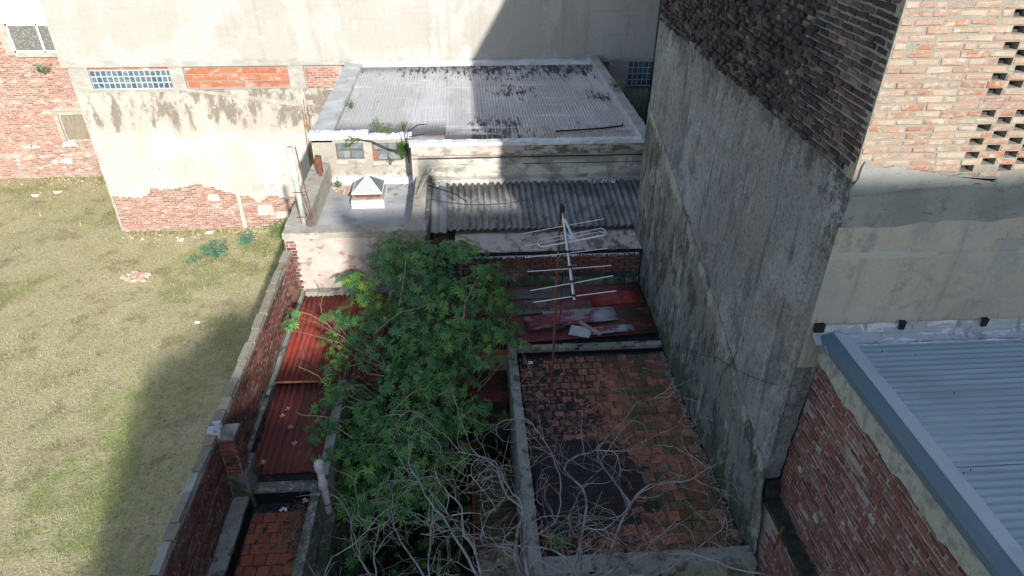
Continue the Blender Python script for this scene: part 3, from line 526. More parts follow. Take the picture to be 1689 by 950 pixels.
for (yy, zz, s) in ((4.9, 5.6, .05), (4.2, 5.3, .04), (3.9, 5.75, .05), (3.4, 5.1, .06), (4.6, 4.9, .05), (3.0, 5.6, .06), (5.1, 5.1, .04)):
    slab(jag([(yy - s, zz - s), (yy + s, zz - s * .6), (yy + s * .8, zz + s * .5), (yy - s * .6, zz + s * .7)], .02, .012, int(yy * 10)), (3.65, 0, 0), (0, 1, 0), (0, 0, 1), (-1, 0, 0), .018).build('mortar_blot', M['ledge_plaster'], T)
# gutter cap: inclined metal folded over the wall head
b = MB(); b.prism([(3.575, .2, 6.66), (3.575, .2, 6.735), (3.70, .2, 6.775), (3.70, .2, 6.66)], (0, YF - .22, 0)); b.build('edge_flashing', M['flashing'], T)
b = MB(); b.prism([(3.703, .2, 6.62), (3.703, .2, 6.79), (3.86, .2, 6.755), (3.86, .2, 6.62)], (0, YF - .25, 0)); b.build('inner_flashing', M['light_flashing'], T)
yy = YF - .2
RB = MB(); RB.box(3.84, 8.9, -1.8, YF - .16, 6.5, 6.70); RB = RB.build('roof', M['flashing'], T)
k = 0
while yy > -1.2:
    ln = .836; b = sheet((3.84, yy - ln, 6.720 + .014 * (k % 2)), (0, 1, 0), (1, 0, .0), ln, 5.0, .076, .009, lseg=1, seg=8)
    b.build('roof_sheet', M['blue_sheet'], RB, smooth=True, fix=False); yy -= ln - .05; k += 1
b = MB()
for _ in range(14): 
    x, y = rnd.uniform(3.9, 5.8), rnd.uniform(2.4, 5.1); b.tube([(x, y, 6.725), (x, y, 6.742)], .004, 5)
tag(b.build('roof_screws', M['black'], RB), kind='stuff')
# ================================================================== LOW GARDEN WALL WITH THE DARK LEDGE
T = thing('party_wall', (3.5, 3.5, 0), 'low red brick wall with dark mossy ledge beneath the blue roofed building', 'wall')
b = MB(); b.box(3.50, 3.655, 0.2, 5.40, 0, 4.27); b.box(3.63, 3.656, .2, 5.40, 4.27, 4.34); b.build('core_wall', M['old_mortar'], T)
pieces(T, 'brick', (3.495, 1.8, 2.3), (0, 1, 0), (0, 0, 1), (-1, 0, 0), 3.42, 1.96, .232, .0605, .214, .041, M['dull_brick'], D=.03, proud=.003, jit=.005, rot=.03, deep=lambda u, z: rnd.uniform(-.005, .008), lenj=.06, vj=.005, keep=300,
       inside=lambda u, z, r, c: u + 1.8 < 5.05 - .35 * (z < .9) + .06 * math.sin(z * 9))
v = MB(); n = 34
vv = []; ff = []
for i in range(n + 1):
    y = .4 + (5.36 - .4) * i / n
    for q, (x, z) in enumerate(((3.485, 4.275), (3.50, 4.31), (3.57, 4.325), (3.64, 4.36), (3.655, 4.40))): vv.append((x + rnd.uniform(-.012, .012), y, z + rnd.uniform(-.008, .01)))
for i in range(n):
    for q in range(4): ff.append((i * 5 + q, i * 5 + q + 1, i * 5 + q + 6, i * 5 + q + 5))
M['moss'] = mat('moss', (.035, .036, .028), [dict(c=(.10, .10, .085), s=30, lo=.56, hi=.66, a=.6, d=9), dict(c=(.015, .016, .013), s=9, lo=.48, hi=.6, a=.8)], bump=1, bs=50, bl=.02)
MB().add(vv, ff).build('ledge', M['moss'], T, fix=False)
b = MB(); b.box(3.50, 3.64, 5.30, 5.41, 4.3, 4.56, .03); b.build('corner_stone', M['moss'], T)
b = MB(); b.tube([(3.50, 4.86, 4.42), (3.40, 4.74, 4.38), (3.33, 4.66, 4.30)], [.02, .018, .014], 6); tag(b.build('metal_stub', M['rust'], None, Mw=(3.45, 4.8, 4.3)), 'dark rusty pipe stub poking out over the mossy ledge', 'pipe')
b = MB(); b.tube([(3.615, 5.12, 4.72), (3.61, 5.14, 5.0)], .009, 5); tag(b.build('iron_bar', M['rust'], None, Mw=(3.61, 5.13, 4.7)), 'thin rusty iron bar against the red brick wall just above the ledge', 'bar')

# ================================================================== BACK APARTMENT BUILDING (CREAM)
YB = 21.2
T = thing('apartment_building', (-1, 25, 0), 'tall cream plastered blank wall building behind the metal roofs', 'building')
b = MB(); b.box(-11.62, 14, YB + .12, 34, 0, 14.6); b.box(-11.68, 14, YB - .03, YB + .12, 5.44, 14.6); b.build('upper_wall', M['cream_wall'], T)
slab(jag([(-11.5, 1.3), (-10.6, 1.25), (-10.1, 1.6), (-9.4, 1.55), (-8.7, 1.72), (-7.9, 1.4), (-7.2, 1.25), (-6.9, 1.0), (-6.4, 1.25), (-5.9, 1.1), (-5.5, 1.35), (-4.5, 1.2), (-2, 1.3, 0), (-2, 4.76, 0), (-11.5, 4.72)], .06, .06, 31), (0, YB + .12, 0), (1, 0, 0), (0, 0, 1), (0, -1, 0), .14).build('stained_plaster', M['stained_cream'], T)
b = MB(); b.box(-11.46, -2, YB + .03, YB + .12, 0, 1.9); b.build('base_mortar', M['far_mortar'], T)
pieces(T, 'brick', (-11.5, YB + .028, .02), (1, 0, 0), (0, 0, 1), (0, -1, 0), 6.4, 1.7, .235, .068, .212, .05, M['far_brick'], D=.02, proud=.006, jit=.006, keep=0, vj=.006, deep=lambda u, z: rnd.uniform(-.004, .008))
for k_, (x_, z_, sx2, sz2) in enumerate(((-7.5, .75, .07, .75), (-6.7, .70, .30, .20), (-8.3, 1.2, .22, .12), (-6.2, .50, .25, .13))):
    slab(jag([(x_ - sx2, z_ - sz2), (x_ + sx2, z_ - sz2), (x_ + sx2 * .8, z_ + sz2), (x_ - sx2 * .7, z_ + sz2)], .04, .014, 60 + k_), (0, YB + .03, 0), (1, 0, 0), (0, 0, 1), (0, -1, 0), .04).build('plaster_patch', M['stained_cream'], T)
pieces(T, 'brick', (-4.72, YB + .05, 4.74), (1, 0, 0), (0, 0, 1), (0, -1, 0), 1.0, .66, .24, .07, .215, .052, M['far_brick'], D=.02, proud=.006, jit=.004, keep=0)
b = MB(); b.box(-4.74, -3.6, YB + .05, YB + .12, 4.72, 5.44); b.build('infill_mortar', M['far_mortar'], T)
for q_ in ((-11.52, -10.98, 4.72), (-8.66, -8.27, 4.72), (-5.2, -4.74, 4.6), (4.55, 5.12, 4.5)):
    b = MB(); b.box(q_[0], q_[1], YB - .012, YB + .12, q_[2], 5.44, .004); b.build('pillar', M['cream_wall'], T)
pieces(T, 'hollow_brick', (-8.25, YB + .040, 4.80), (1, 0, 0), (0, 0, 1), (0, -1, 0), 3.02, .62, .335, .198, .325, .172, M['hollow_brick'], D=.03, proud=.004, jit=.003, rot=.006, keep=60, vj=.004, lenj=.01)
b = MB(); b.box(-8.27, -5.2, YB + .045, YB + .12, 4.66, 5.44); b.build('hollow_mortar', M['mortar'], T); b = MB(); b.box(4.2, 4.56, YB + .045, YB + .12, 4.66, 5.44); b.build('hollow_mortar', M['hollow_brick'], T)
b = MB(); b.box(-10.98, -8.66, YB + .03, YB + .06, 5.36, 5.43); b.build('lintel', M['hollow_brick'], T)
def blocks(x0, z0, nx, nz, lab):
    w_, h_ = .157, .183
    f = MB(); f.box(x0 - .03, x0 + nx * w_ + .03, YB + .04, YB + .12, z0 - .03, z0 + nz * h_ + .02)
    P = f.build('glass_block_window', M['block_grout'], T); tag(P, lab)
    me = MB(); h = .068; me.add([(-h, 0, -.08), (h, 0, -.08), (h, 0, .08), (-h, 0, .08), (-h + .006, -.014, -.073), (h - .006, -.014, -.073), (h - .006, -.014, .073), (-h + .006, -.014, .073)],
        [(4, 5, 6, 7), (0, 1, 5, 4), (1, 2, 6, 5), (2, 3, 7, 6), (3, 0, 4, 7)]); me = me.mesh('glass_block', M['glass_block'])
    for i in range(nx):
        for k in range(nz): put('glass_block', me, P, Matrix.Translation((x0 + (i + .5) * w_, YB + .045, z0 + (k + .5) * h_)))
blocks(-10.98, 4.79, 15, 3, 'wide glass block strip')
blocks(5.16, 4.70, 7, 4, 'narrow dark glass block window')
b = MB(); b.box(-11.3, -8.6, YB - .03, YB + .1, 4.70, 4.76, .008)
b.prism([(-8.3, YB - .04, 4.72), (-5.2, YB - .04, 4.22), (-4.6, YB - .04, 4.26), (-4.6, YB - .04, 4.40), (-5.2, YB - .04, 4.38), (-8.3, YB - .04, 4.80)], (0, .13, 0))
b.build('plaster_moulding', M['concrete'], T)
# faded red scrawl on the plaster: reads like MLE
b = MB()
def stroke(pts, r=.011): b.tube([(x, YB - .022, z) for x, z in pts], r, 5)
sx_, sz_ = -6.95, 1.40
stroke([(sx_, sz_), (sx_ + .04, sz_ + .22), (sx_ + .12, sz_ + .06), (sx_ + .2, sz_ + .22), (sx_ + .22, sz_)])
stroke([(sx_ + .32, sz_ + .25), (sx_ + .29, sz_ + .04), (sx_ + .48, sz_ + .02)])
stroke([(sx_ + .55, sz_ + .12), (sx_ + .75, sz_ + .15), (sx_ + .70, sz_ + .24), (sx_ + .56, sz_ + .2), (sx_ + .56, sz_ + .04), (sx_ + .76, sz_ + .0)])
b.build('graffiti', M['chalk'], T)
# vertical dead creeper stain on the wall
b = MB()
for i in range(16):
    x = -4.86 + rnd.uniform(-.12, .12); pth = []; 
    z0_ = rnd.uniform(3.6, 4.5); z1_ = rnd.uniform(.5, 2.4)
    for k in range(9): 
        x += rnd.uniform(-.035, .035); pth.append((x, YB - .05 - rnd.uniform(0, .03), z0_ + (z1_ - z0_) * k / 8))
    b.tube(pth, .012, 4)
M['dry_vine'] = mat('dry_vine', (.26, .19, .11), [dict(c=(.14, .1, .06), s=9, lo=.45, hi=.6, a=.8)], bump=0)
tag(b.build('creeper', M['dry_vine'], None, Mw=(-4.86, YB - .05, .0)), 'dried brown creeper climbing the cream wall beside the grey pipe', 'plant')

# ================================================================== FAR LEFT BRICK HOUSE
YL = 26.0
T = thing('brick_house', (-16, 28, 0), 'pale red brick house wall with white upper storey at the far left', 'building')
b = MB(); b.box(-26, -10, YL + .02, 33, 0, 4.98); b.build('wall', M['far_mortar'], T)
b = MB(); b.box(-26, -10, YL - .02, 33, 5.72, 9); b.box(-15.35 + .0, -10, YL - .005, YL + .3, 4.981, 4.99); b.build('upper_wall', M['white_paint'], T)
def lw(u, z, r, c):
    x = -21 + u
    if -15.18 < x < -14.0 and 1.45 < z < 2.75: return False
    if x > -16.02 and z > 4.62 and x < -13: return False
    return True
pieces(T, 'brick', (-21, YL + .018, .02), (1, 0, 0), (0, 0, 1), (0, -1, 0), 9.2, 5.7, .24, .072, .216, .053, M['far_brick'], D=.02, proud=.006, jit=.005, keep=0, vj=.006, deep=lambda u, z: rnd.uniform(-.004, .008), inside=lw)
b = MB(); b.box(-26, -10, YL + .02, YL + .5, 4.98, 5.72); b.build('wall_band', M['far_mortar'], T)
W = MB(); W.box(-16.02, -15.72, YL - .06, YL + .3, 4.66, 5.74); W.box(-15.72, -13, YL - .07, YL + .1, 4.60, 4.76); W = W.build('window_surround', M['concrete'], T)
Wn = MB(); 
for q in ((-15.72, -15.66, 4.76, 5.72), (-14.72, -14.66, 4.76, 5.72), (-15.72, -13.2, 4.76, 4.82), (-15.72, -13.2, 5.66, 5.72), (-14.17, -14.11, 4.76, 5.72)): Wn.box(q[0], q[1], YL - .05, YL + .0, q[2], q[3])
Wn = Wn.build('window_frame', M['white_paint'], T)
for a, c in ((-15.66, -14.72), (-14.66, -14.17)):
    b = MB(); b.box(a, c, YL - .02, YL - .01, 4.82, 5.66); b.build('mesh_screen', M['mesh_shutter'], Wn)
b = MB(); b.box(-14.11, -13.2, YL - .015, YL - .005, 4.82, 5.66); b.build('pane', M['black'], Wn)
b = MB(); b.box(-15.20, -13.5, YL - .05, YL + .02, 2.50, 2.62, .01); b.box(-15.20, -15.06, YL - .04, YL + .02, 1.5, 2.50, .01); b.box(-15.02, -14.96, YL - .03, YL + .0, 1.5, 2.5); b.box(-14.96, -13.6, YL - .03, YL + .0, 1.48, 1.54); Sm = b.build('small_window_frame', M['concrete'], T)
b = MB(); b.box(-14.96, -13.6, YL - .01, YL + .01, 1.54, 2.5); b.build('pane', M['blind'], Sm)
for (x, z, s) in ((-16.6, 1.28, .16), (-16.25, 1.27, .17), (-15.75, .66, .15), (-15.35, .68, .24), (-15.0, 1.35, .3), (-15.4, 2.62, .16), (-15.85, 3.9, .12)):
    slab(jag([(x - s, z - s * .3), (x + s, z - s * .4), (x + s * .8, z + s * .4), (x - s * .6, z + s * .4)], .05, .04, int(-x * 10)), (0, YL + .0, 0), (1, 0, 0), (0, 0, 1), (0, -1, 0), .02).build('plaster_patch', M['stained_cream'], T)

# ================================================================== TALL HOUSE WITH MEMBRANE ROOF
T = thing('metal_roof_house', (.4, 17.5, 0), 'old house with wide white painted corrugated roof streaked with black peeling', 'house')
YR, YW = 14.2, 14.85
b = MB(); b.box(-3.40, -1.15, YW + .12, YB - .04, 0, 5.38); b.box(-1.10, 4.12, YR + .06, YB - .04, 0, 5.38); b.build('wall', M['stained_wall'], T)
# recessed left part with two windows
wins = [(-2.88, -2.27, 4.97, 5.35), (-2.07, -1.42, 4.92, 5.34)]
b = MB(); xs = [-3.40] + [q for w_ in wins for q in w_[:2]] + [-1.16]
b.box(-3.40, -2.88, YW, YW + .12, 0, 5.50); b.box(-2.27, -2.07, YW, YW + .12, 0, 5.50); b.box(-1.42, -1.16, YW, YW + .12, 0, 5.50)
for x0_, x1_, z0_, z1_ in wins: b.box(x0_, x1_, YW, YW + .12, 0, z0_); b.box(x0_, x1_, YW, YW + .12, z1_, 5.50)
b.build('window_wall', M['concrete'], T)
for i, (x0_, x1_, z0_, z1_) in enumerate(wins):
    f = MB(); t_ = .022
    f.box(x0_, x1_, YW + .04, YW + .07, z1_ - t_, z1_); f.box(x0_, x1_, YW + .04, YW + .07, z0_, z0_ + t_); f.box(x0_, x0_ + t_, YW + .041, YW + .071, z0_, z1_); f.box(x1_ - t_, x1_, YW + .041, YW + .071, z0_, z1_)
    xm = (x0_ + x1_) / 2 + .01; zm = z0_ + (z1_ - z0_) * .56
    f.box(x0_, x1_, YW + .035, YW + .065, zm - .018, zm + .018); f.box(xm - .012, xm + .012, YW + .042, YW + .068, z0_, z1_)
    f = f.build('window_frame', M['brown_frame'], T)
    for a, c in ((x0_ + t_, xm - .012), (xm + .012, x1_ - t_)):
        for e, g_ in ((z0_ + t_, zm - .018), (zm + .018, z1_ - t_)):
            b = MB(); b.box(a, c, YW + .05, YW + .055, e, g_); b.build('pane', M['dusty_glass'], f)
    b = MB(); b.prism([(x0_ - .02, YW - .05, z0_ - .06), (x0_ - .02, YW + .04, z0_ - .005), (x0_ - .02, YW + .04, z0_ - .09), (x0_ - .02, YW - .05, z0_ - .09)], (x1_ - x0_ + .04, 0, 0)); b.build('window_sill', M['pink_fascia'], T)
b = MB()
for k in range(5): b.box(-2.06, -1.98, YW + .0, YW + .05, 4.94 + k * .045, 4.975 + k * .045, .004)
b.build('loose_brickwork', M['hollow_brick'], T)
b = MB(); b.box(-1.15, 4.12, YR - .03, YR + .06, 5.28, 5.50, .0); b.build('fascia', M['pink_fascia'], T)
b = MB(); b.box(-1.14, 4.12, YR - .012, YR + .02, 5.20, 5.215); b.box(1.3, 4.0, YR + .045, YR + .07, 5.02, 5.03); b.build('moulding_line', M['dark_mortar'], T)
b = MB(); b.box(-1.155, -1.02, YR + .0, YR + .07, 4.3, 5.3, .005); b.build('corner_pier', M['concrete'], T)
b = MB(); b.box(-1.10, 4.12, YR - .16, YR + .06, 4.35, 4.76, .0); b.build('wall_base', M['stained_wall'], T)
R_ = MB(); R_.box(-1.14, 4.1, YR + .1, YB - .05, 5.40, 5.43); R_.box(-3.4, -1.142, YW + .02, YB - .05, 5.40, 5.43); R_ = R_.build('roof', M['membrane_roof'], T)
x = -2.93; k = 0
while x < 3.9:
    wd = min(.88, 3.9 - x + .01)
    y0_ = YR + .2 if x > -1.2 else YW + .1
    sheet((x, y0_, 5.455 + .004 * (k % 2)), (1, 0, 0), (0, 1, .003), wd, YB - .18 - y0_, .076, .0055, lseg=6).build('roof_sheet', M['membrane_roof'], R_, smooth=True, fix=False)
    x += .84; k += 1
def wobbly(x0, x1, y0, y1, z0, z1, name, m, parent, n=24, j=.01, axis='x'):
    """box with a hand-laid, slightly uneven top"""
    vv = []; ff = []
    for i in range(n + 1):
        t = i / n; J = lambda: rnd.uniform(-j, j)
        if axis == 'x':
            x = x0 + (x1 - x0) * t; ring = [(x, y0 + J(), z0), (x, y0 + J(), z1 + J()), (x, y1 + J(), z1 + J()), (x, y1 + J(), z0)]
        else:
            y = y0 + (y1 - y0) * t; ring = [(x0 + J(), y, z0), (x0 + J(), y, z1 + J()), (x1 + J(), y, z1 + J()), (x1 + J(), y, z0)]
        vv += ring
    for i in range(n):
        for q in range(4): ff.append((i * 4 + q, i * 4 + (q + 1) % 4, i * 4 + 4 + (q + 1) % 4, i * 4 + 4 + q))
    ff += [(0, 1, 2, 3), (n * 4 + 3, n * 4 + 2, n * 4 + 1, n * 4)]
    return MB().add(vv, ff).build(name, m, parent)
wobbly(-3.42, -2.93, YW, YB - .04, 5.38, 5.56, 'parapet', M['grey_membrane'], T, axis='y', n=30)
wobbly(3.90, 4.15, YR + .0, YB - .04, 5.38, 5.64, 'parapet', M['grey_membrane'], T, axis='y', n=30)
wobbly(-3.43, -2.13, YW - .04, YW + .16, 5.44, 5.60, 'parapet', M['white_membrane'], T, j=.012)
wobbly(-2.12, -1.17, YW - .03, YW + .16, 5.44, 5.52, 'parapet', M['white_membrane'], T, j=.018)
wobbly(-1.18, 4.17, YR - .06, YR + .15, 5.50, 5.58, 'parapet', M['white_membrane'], T, n=50)
wobbly(-3.4, 4.1, YB - .42, YB - .045, 5.38, 5.56, 'rear_flashing', M['white_membrane'], T, n=40, j=.015)
b = MB(); b.tube([(2.1, 15.0, 5.49), (2.6, 15.05, 5.495), (3.2, 15.15, 5.49), (3.72, 15.28, 5.50), (3.74, 15.42, 5.5)], .02, 5); tag(b.build('cable', M['cable'], None, Mw=(2.9, 15.1, 5.47)), 'thick black cable lying along the front of the white painted roof', 'cable')

# ================================================================== FRONT HOUSE: DECK, LEAN-TO, WALLS
T = thing('flat_roof_house', (0, 12.8, 0), 'low house with grey flat deck, pinkish front wall and ribbed lean-to roof', 'house')
ZD, ZP, YH = 4.40, 4.90, 11.45
b = MB(); b.box(-3.38, -.80, YH + .03, YW - .01, 0, ZD); b.box(-.24, 3.40, YH + .05, 12.25, 0, 4.30); b.box(-.24, 4.1, 12.26, YR - .17, 0, 4.30); b.box(-.8, -.24, YH + .5, YR - .02, 0, 4.0); b.build('core_wall', M['concrete'], T)
b = MB(); b.box(-3.40, -.79, YH, YH + .04, 3.3, 4.80); b.build('front_plaster', M['pink_plaster'], T)
wobbly(-3.42, -.76, YH - .015, YH + .30, 4.78, ZP, 'parapet', M['concrete'], T, j=.006)
wobbly(-3.43, -3.06, YH + .30, YW - .02, 4.3, ZP, 'parapet', M['concrete'], T, axis='y', j=.006)
wobbly(-1.08, -.80, YH + .30, YR + .55, 4.3, ZP - .10, 'curb', M['concrete'], T, axis='y', j=.006)
b = MB(); b.box(-.80, -.735, YH + .1, YR - .1, 4.0, ZP - .06, .006); b.build('mossy_gutter_edge', M['lichen_concrete'], T)
b = MB(); b.box(-3.06, -1.08, YH + .28, YW, ZD, ZD + .018); b.build('deck', M['deck_membrane'], T)
wobbly(-3.04, -1.12, YW - .16, YW + .0, ZD + .01, ZD + .17, 'white_skirting', M['white_membrane'], T, j=.008)
pieces(T, 'brick', (-3.415, YH - .012, 3.62), (1, 0, 0), (0, 0, 1), (0, -1, 0), .22, 1.14, .2, .066, .17, .05, M['dull_brick'], D=.02, proud=.006, keep=40)
# right front wall: exposed dark brick between plaster and drip edge
b = MB(); b.box(-.80, 3.40, YH + .0, YH + .05, 3.2, 4.31); b.build('wall_mortar', M['dark_mortar'], T)
pieces(T, 'brick', (-.2, YH - .002, 3.86), (1, 0, 0), (0, 0, 1), (0, -1, 0), 3.6, .44, .235, .066, .21, .05, M['dull_brick'], D=.03, proud=.004, keep=120, rot=.02, vj=.005, deep=lambda u, z: rnd.uniform(-.006, .016))
slab(jag([(-.8, 3.2, 0), (3.4, 3.2, 0), (3.4, 3.72), (1.6, 3.8), (-.8, 3.86)], .07, .02, 44), (0, YH + .0, 0), (1, 0, 0), (0, 0, 1), (0, -1, 0), .022).build('low_render', M['mossy_plaster'], T)
wobbly(-.26, 3.42, YH - .03, YH + .06, 4.305, 4.335, 'tar_flashing', M['tar_edge'], T, j=.006, n=40)
b = MB()
for i in range(120):
    x = -.1 + 3.45 * i / 120; h_ = rnd.uniform(.01, .055); b.box(x, x + rnd.uniform(.012, .03), YH - .036, YH - .03, 4.30 - h_, 4.302, .003)
b.build('peeling_drips', M['white_membrane'], T)
wobbly(-.24, 3.42, YH + .05, YH + .80, 4.28, 4.36, 'ledge', M['pink_fascia'], T, n=20, j=.008)
b = MB(); b.box(-.72, -.62, YH + .02, YH + .12, 3.5, 4.45); b.build('post', M['concrete'], T)
b = MB(); b.box(-.62, -.24, YH + .45, YH + .5, 3.3, 4.35); b.build('opening_shade', M['black'], T)  # black panel standing in for the shade inside the recess
LR = MB(); LR.box(-.74, 4.1, YR - .2, YR - .15, 4.55, 4.66); LR = LR.build('lean_to_roof', M['concrete'], T)
x = -.42; k = 0
while x < 3.9:
    wd = min(1.06, 4.08 - x); a = Vector((x, 12.28 + rnd.uniform(-.01, .01), 4.44 + .008 * (k % 2))); c = Vector((x, 14.12, 4.68 + .008 * (k % 2)))
    sheet(a, (1, 0, 0), c - a, wd, (c - a).length, .135, .024, N=(0, -.12, 1), seg=8, lseg=2).build('fibre_cement_sheet', M['asbestos'], LR, smooth=True, fix=False); x += .98; k += 1
a = Vector((-.73, 12.15, 4.46)); sheet(a, (1, 0, 0), (0, 1.95, .25), .33, 1.95, .16, .018, N=(0, -.12, 1), seg=8, lseg=2).build('metal_sheet', M['grey_membrane'], LR, smooth=True, fix=False)
wobbly(2.75, 3.35, 13.92, 14.1, 4.66, 4.75, 'silver_patch', M['silver_foil'], LR, j=.025, n=16)
wobbly(-.66, -.42, 13.9, 14.08, 4.66, 4.74, 'silver_patch', M['silver_foil'], LR, j=.02, n=8)
# skylight
SK = MB(); SK.box(-2.44, -1.74, 13.42, 14.2, ZD + .01, ZD + .20, .006); SK = SK.build('skylight', M['white_membrane'], T)
b = MB(); b.box(-2.43, -1.75, 13.43, 14.19, ZD + .2, ZD + .225, .003); b.build('curb_top', M['concrete'], SK)
b = MB(); b.box(-2.34, -1.84, 13.54, 14.1, ZD + .225, ZD + .33); b.build('curb_band', M['rust'], SK)
cz = ZD + .33; ap = (-2.09, 13.83, cz + .29); q = [(-2.42, 13.47, cz), (-1.78, 13.47, cz), (-1.78, 14.18, cz), (-2.42, 14.18, cz)]
for i in range(4):
    MB().add([q[i], q[(i + 1) % 4], ap], [(0, 1, 2)]).build('pane', M['pyramid_glass'] if i == 0 else M['dark_pane'], SK, fix=False)
b = MB()
for i in range(4): b.tube([q[i], ap], .008, 5); b.tube([q[i], q[(i + 1) % 4]], .008, 5)
b.build('glazing_bar', M['white_paint'], SK)
# narrow side slab beyond the tall house
b = MB(); b.box(4.18, 5.85, 12.4, YB - .04, 0, 2.6); T2 = b.build('light_well', M['mossy_plaster']); tag(T2, kind='structure')

# ================================================================== BOUNDARY WALL
T = thing('boundary_wall', (-3.35, 7, 0), 'long red brick boundary wall with stone capping between the grass lot and the sheds', 'wall')
b = MB(); b.box(-3.42, -3.285, 1.0, YH - .04, 0, 4.52); b.build('core_wall', M['old_mortar'], T)
pieces(T, 'brick', (-3.28, 4.0, 3.44), (0, 1, 0), (0, 0, 1), (1, 0, 0), YH - 4.05, 1.10, .235, .0625, .214, .048, M['dark_brick'], D=.03, proud=.004, jit=.004, rot=.02, vj=.005, deep=lambda u, z: rnd.uniform(-.006, .01), keep=300)
y = 3.2; 
cv = [brick_variants('coping%d' % i, l_, .13, .05, M['coping'], .006, 3) for i, l_ in enumerate((.24, .33, .42))]
while y < YH - .15:
    i = rnd.randrange(3); l_ = (.24, .33, .42)[i]; l_ = min(l_, YH - .05 - y)
    Mx = Matrix.Translation((-3.352 + rnd.uniform(-.014, .014), y + l_ / 2, 4.56 + rnd.uniform(-.006, .012))) @ Matrix.Rotation(rnd.uniform(-.03, .03), 4, 'Z')
    bb = MB(); hw = rnd.uniform(.052, .068); bb.box(-hw, hw, -l_ / 2 + .008, l_ / 2 - .008, -.045, .012, .010)
    me = bb.mesh('coping_stone', M['coping']); put('coping_stone', me, T, Mx); y += l_
PL = MB(); PL.box(-3.27, -3.07, 6.54, 6.86, 3.85, 4.5, .01); PL = PL.build('pilaster', M['old_mortar'], T)
pieces(PL, 'brick', (-3.27, 6.535, 3.9), (1, 0, 0), (0, 0, 1), (0, -1, 0), .2, .62, .2, .062, .18, .047, M['dark_brick'], D=.02, proud=.006, keep=20, half=0, rot=.05, vj=.006)
pieces(PL, 'brick', (-3.065, 6.54, 3.9), (0, 1, 0), (0, 0, 1), (1, 0, 0), .32, .62, .16, .062, .14, .047, M['dark_brick'], D=.02, proud=.006, keep=40, half=.5, rot=.05, vj=.006)
b = MB(); b.box(-3.275, -3.0, 6.5, 6.9, 3.05, 3.9, .012); b.build('pilaster_base', M['mossy_plaster'], PL)
bm_ = MB()
for _ in range(12): 
    cx_, cy_, s_ = -3.33 + rnd.uniform(-.05, .06), 6.72 + rnd.uniform(-.1, .1), rnd.uniform(.02, .04); bm_.box(cx_ - s_, cx_ + s_, cy_ - s_, cy_ + s_, 4.5, 4.575 + rnd.uniform(0, .03), .015)
bm_.build('mortar_lump', M['grey_membrane'], T)
# ================================================================== RED ROOFED SHED, LEFT
T = thing('shed', (-2.6, 9, 0), 'long narrow shed with red corrugated metal roof beside the boundary wall', 'shed')
b = MB(); b.box(-3.2, -2.12, 6.72, YH - .03, 0, 3.5); b.box(-2.12, -1.55, 9.1, YH - .03, 0, 3.5); b.build('wall', M['old_concrete'], T)
b = MB(); b.box(-2.16, -2.02, 6.7, 9.05, 0, 3.62, .008); b.build('side_wall', M['old_concrete'], T)
wobbly(-3.245, -3.185, 6.9, YH - .02, 3.3, 3.66, 'kerb', M['old_concrete'], T, axis='y', n=30, j=.006)
b = MB(); b.box(-3.262, -3.25, 6.9, YH - .03, 3.2, 3.70); b.build('cement_skirting', M['mossy_plaster'], T)
RR = MB(); RR.box(-3.18, -2.14, 6.74, 11.36, 3.5, 3.54); RR = RR.build('roof', M['tar'], T)
for i, (x0_, w_) in enumerate(((-3.17, .58), (-2.62, .62), (-2.04, .52))):
    z_ = 3.62 + .012 * i; sheet((x0_, 8.72, z_), (1, 0, 0), (0, 1, -.008), w_, 2.66, .094, .012, lseg=4).build('roof_sheet', M['red_sheet'], RR, smooth=True, fix=False)
for i, (x0_, w_) in enumerate(((-3.16, .44), (-2.75, .36), (-2.42, .25))):
    z_ = 3.585 + .008 * i; sheet((x0_, 6.80, z_), (1, 0, 0), (0, 1, .0), w_, 1.98, .094, .010, lseg=4).build('roof_sheet', M['shaded_red_sheet'], RR, smooth=True, fix=False)
b = MB(); b.tube([(-3.16, 8.68, 3.66), (-2.2, 8.66, 3.655)], .018, 6); b.build('ridge_bar', M['rust'], RR)
wobbly(-3.18, -3.13, 6.85, 8.6, 3.55, 3.64, 'tar_seal', M['tar'], RR, axis='y', n=26, j=.02)
wobbly(-3.15, -1.5, YH - .16, YH - .01, 3.5, 3.69, 'rear_upstand', M['old_concrete'], T, n=20, j=.008)
# ================================================================== SMALL TERRACE, BOTTOM LEFT
T = thing('tiled_terrace', (-2.7, 5.2, 0), 'small terrace of square red tiles between boundary wall and leafy tree', 'terrace')
ZS = 3.28
b = MB(); b.box(-3.2, -2.13, 2.2, 6.70, 0, ZS - .012); b.build('slab', M['tar'], T)
pieces(T, 'tile', (-3.02, 2.6, ZS - .012), (1, 0, 0), (0, 1, 0), (0, 0, 1), .82, 3.95, .165, .165, .158, .158, M['red_tile'], D=.004, proud=.012, jit=.002, rot=.012, keep=300, vj=.003, lenj=.01)
wobbly(-3.05, -2.12, 6.57, 6.72, ZS - .05, 3.52, 'parapet', M['lichen_concrete'], T, j=.006)
wobbly(-2.24, -2.12, 2.4, 6.57, 0, 3.50, 'parapet', M['lichen_concrete'], T, axis='y', j=.008)
wobbly(-3.27, -3.06, 2.4, 6.52, ZS - .05, 3.50, 'kerb', M['old_concrete'], T, axis='y', j=.006)
b = MB(); b.box(-3.058, -3.045, 2.6, 6.56, ZS - .01, 3.46, .002); b.box(-3.04, -2.25, 6.555, 6.568, ZS - .01, 3.47, .002); b.build('tar_lining', M['tar_edge'], T)
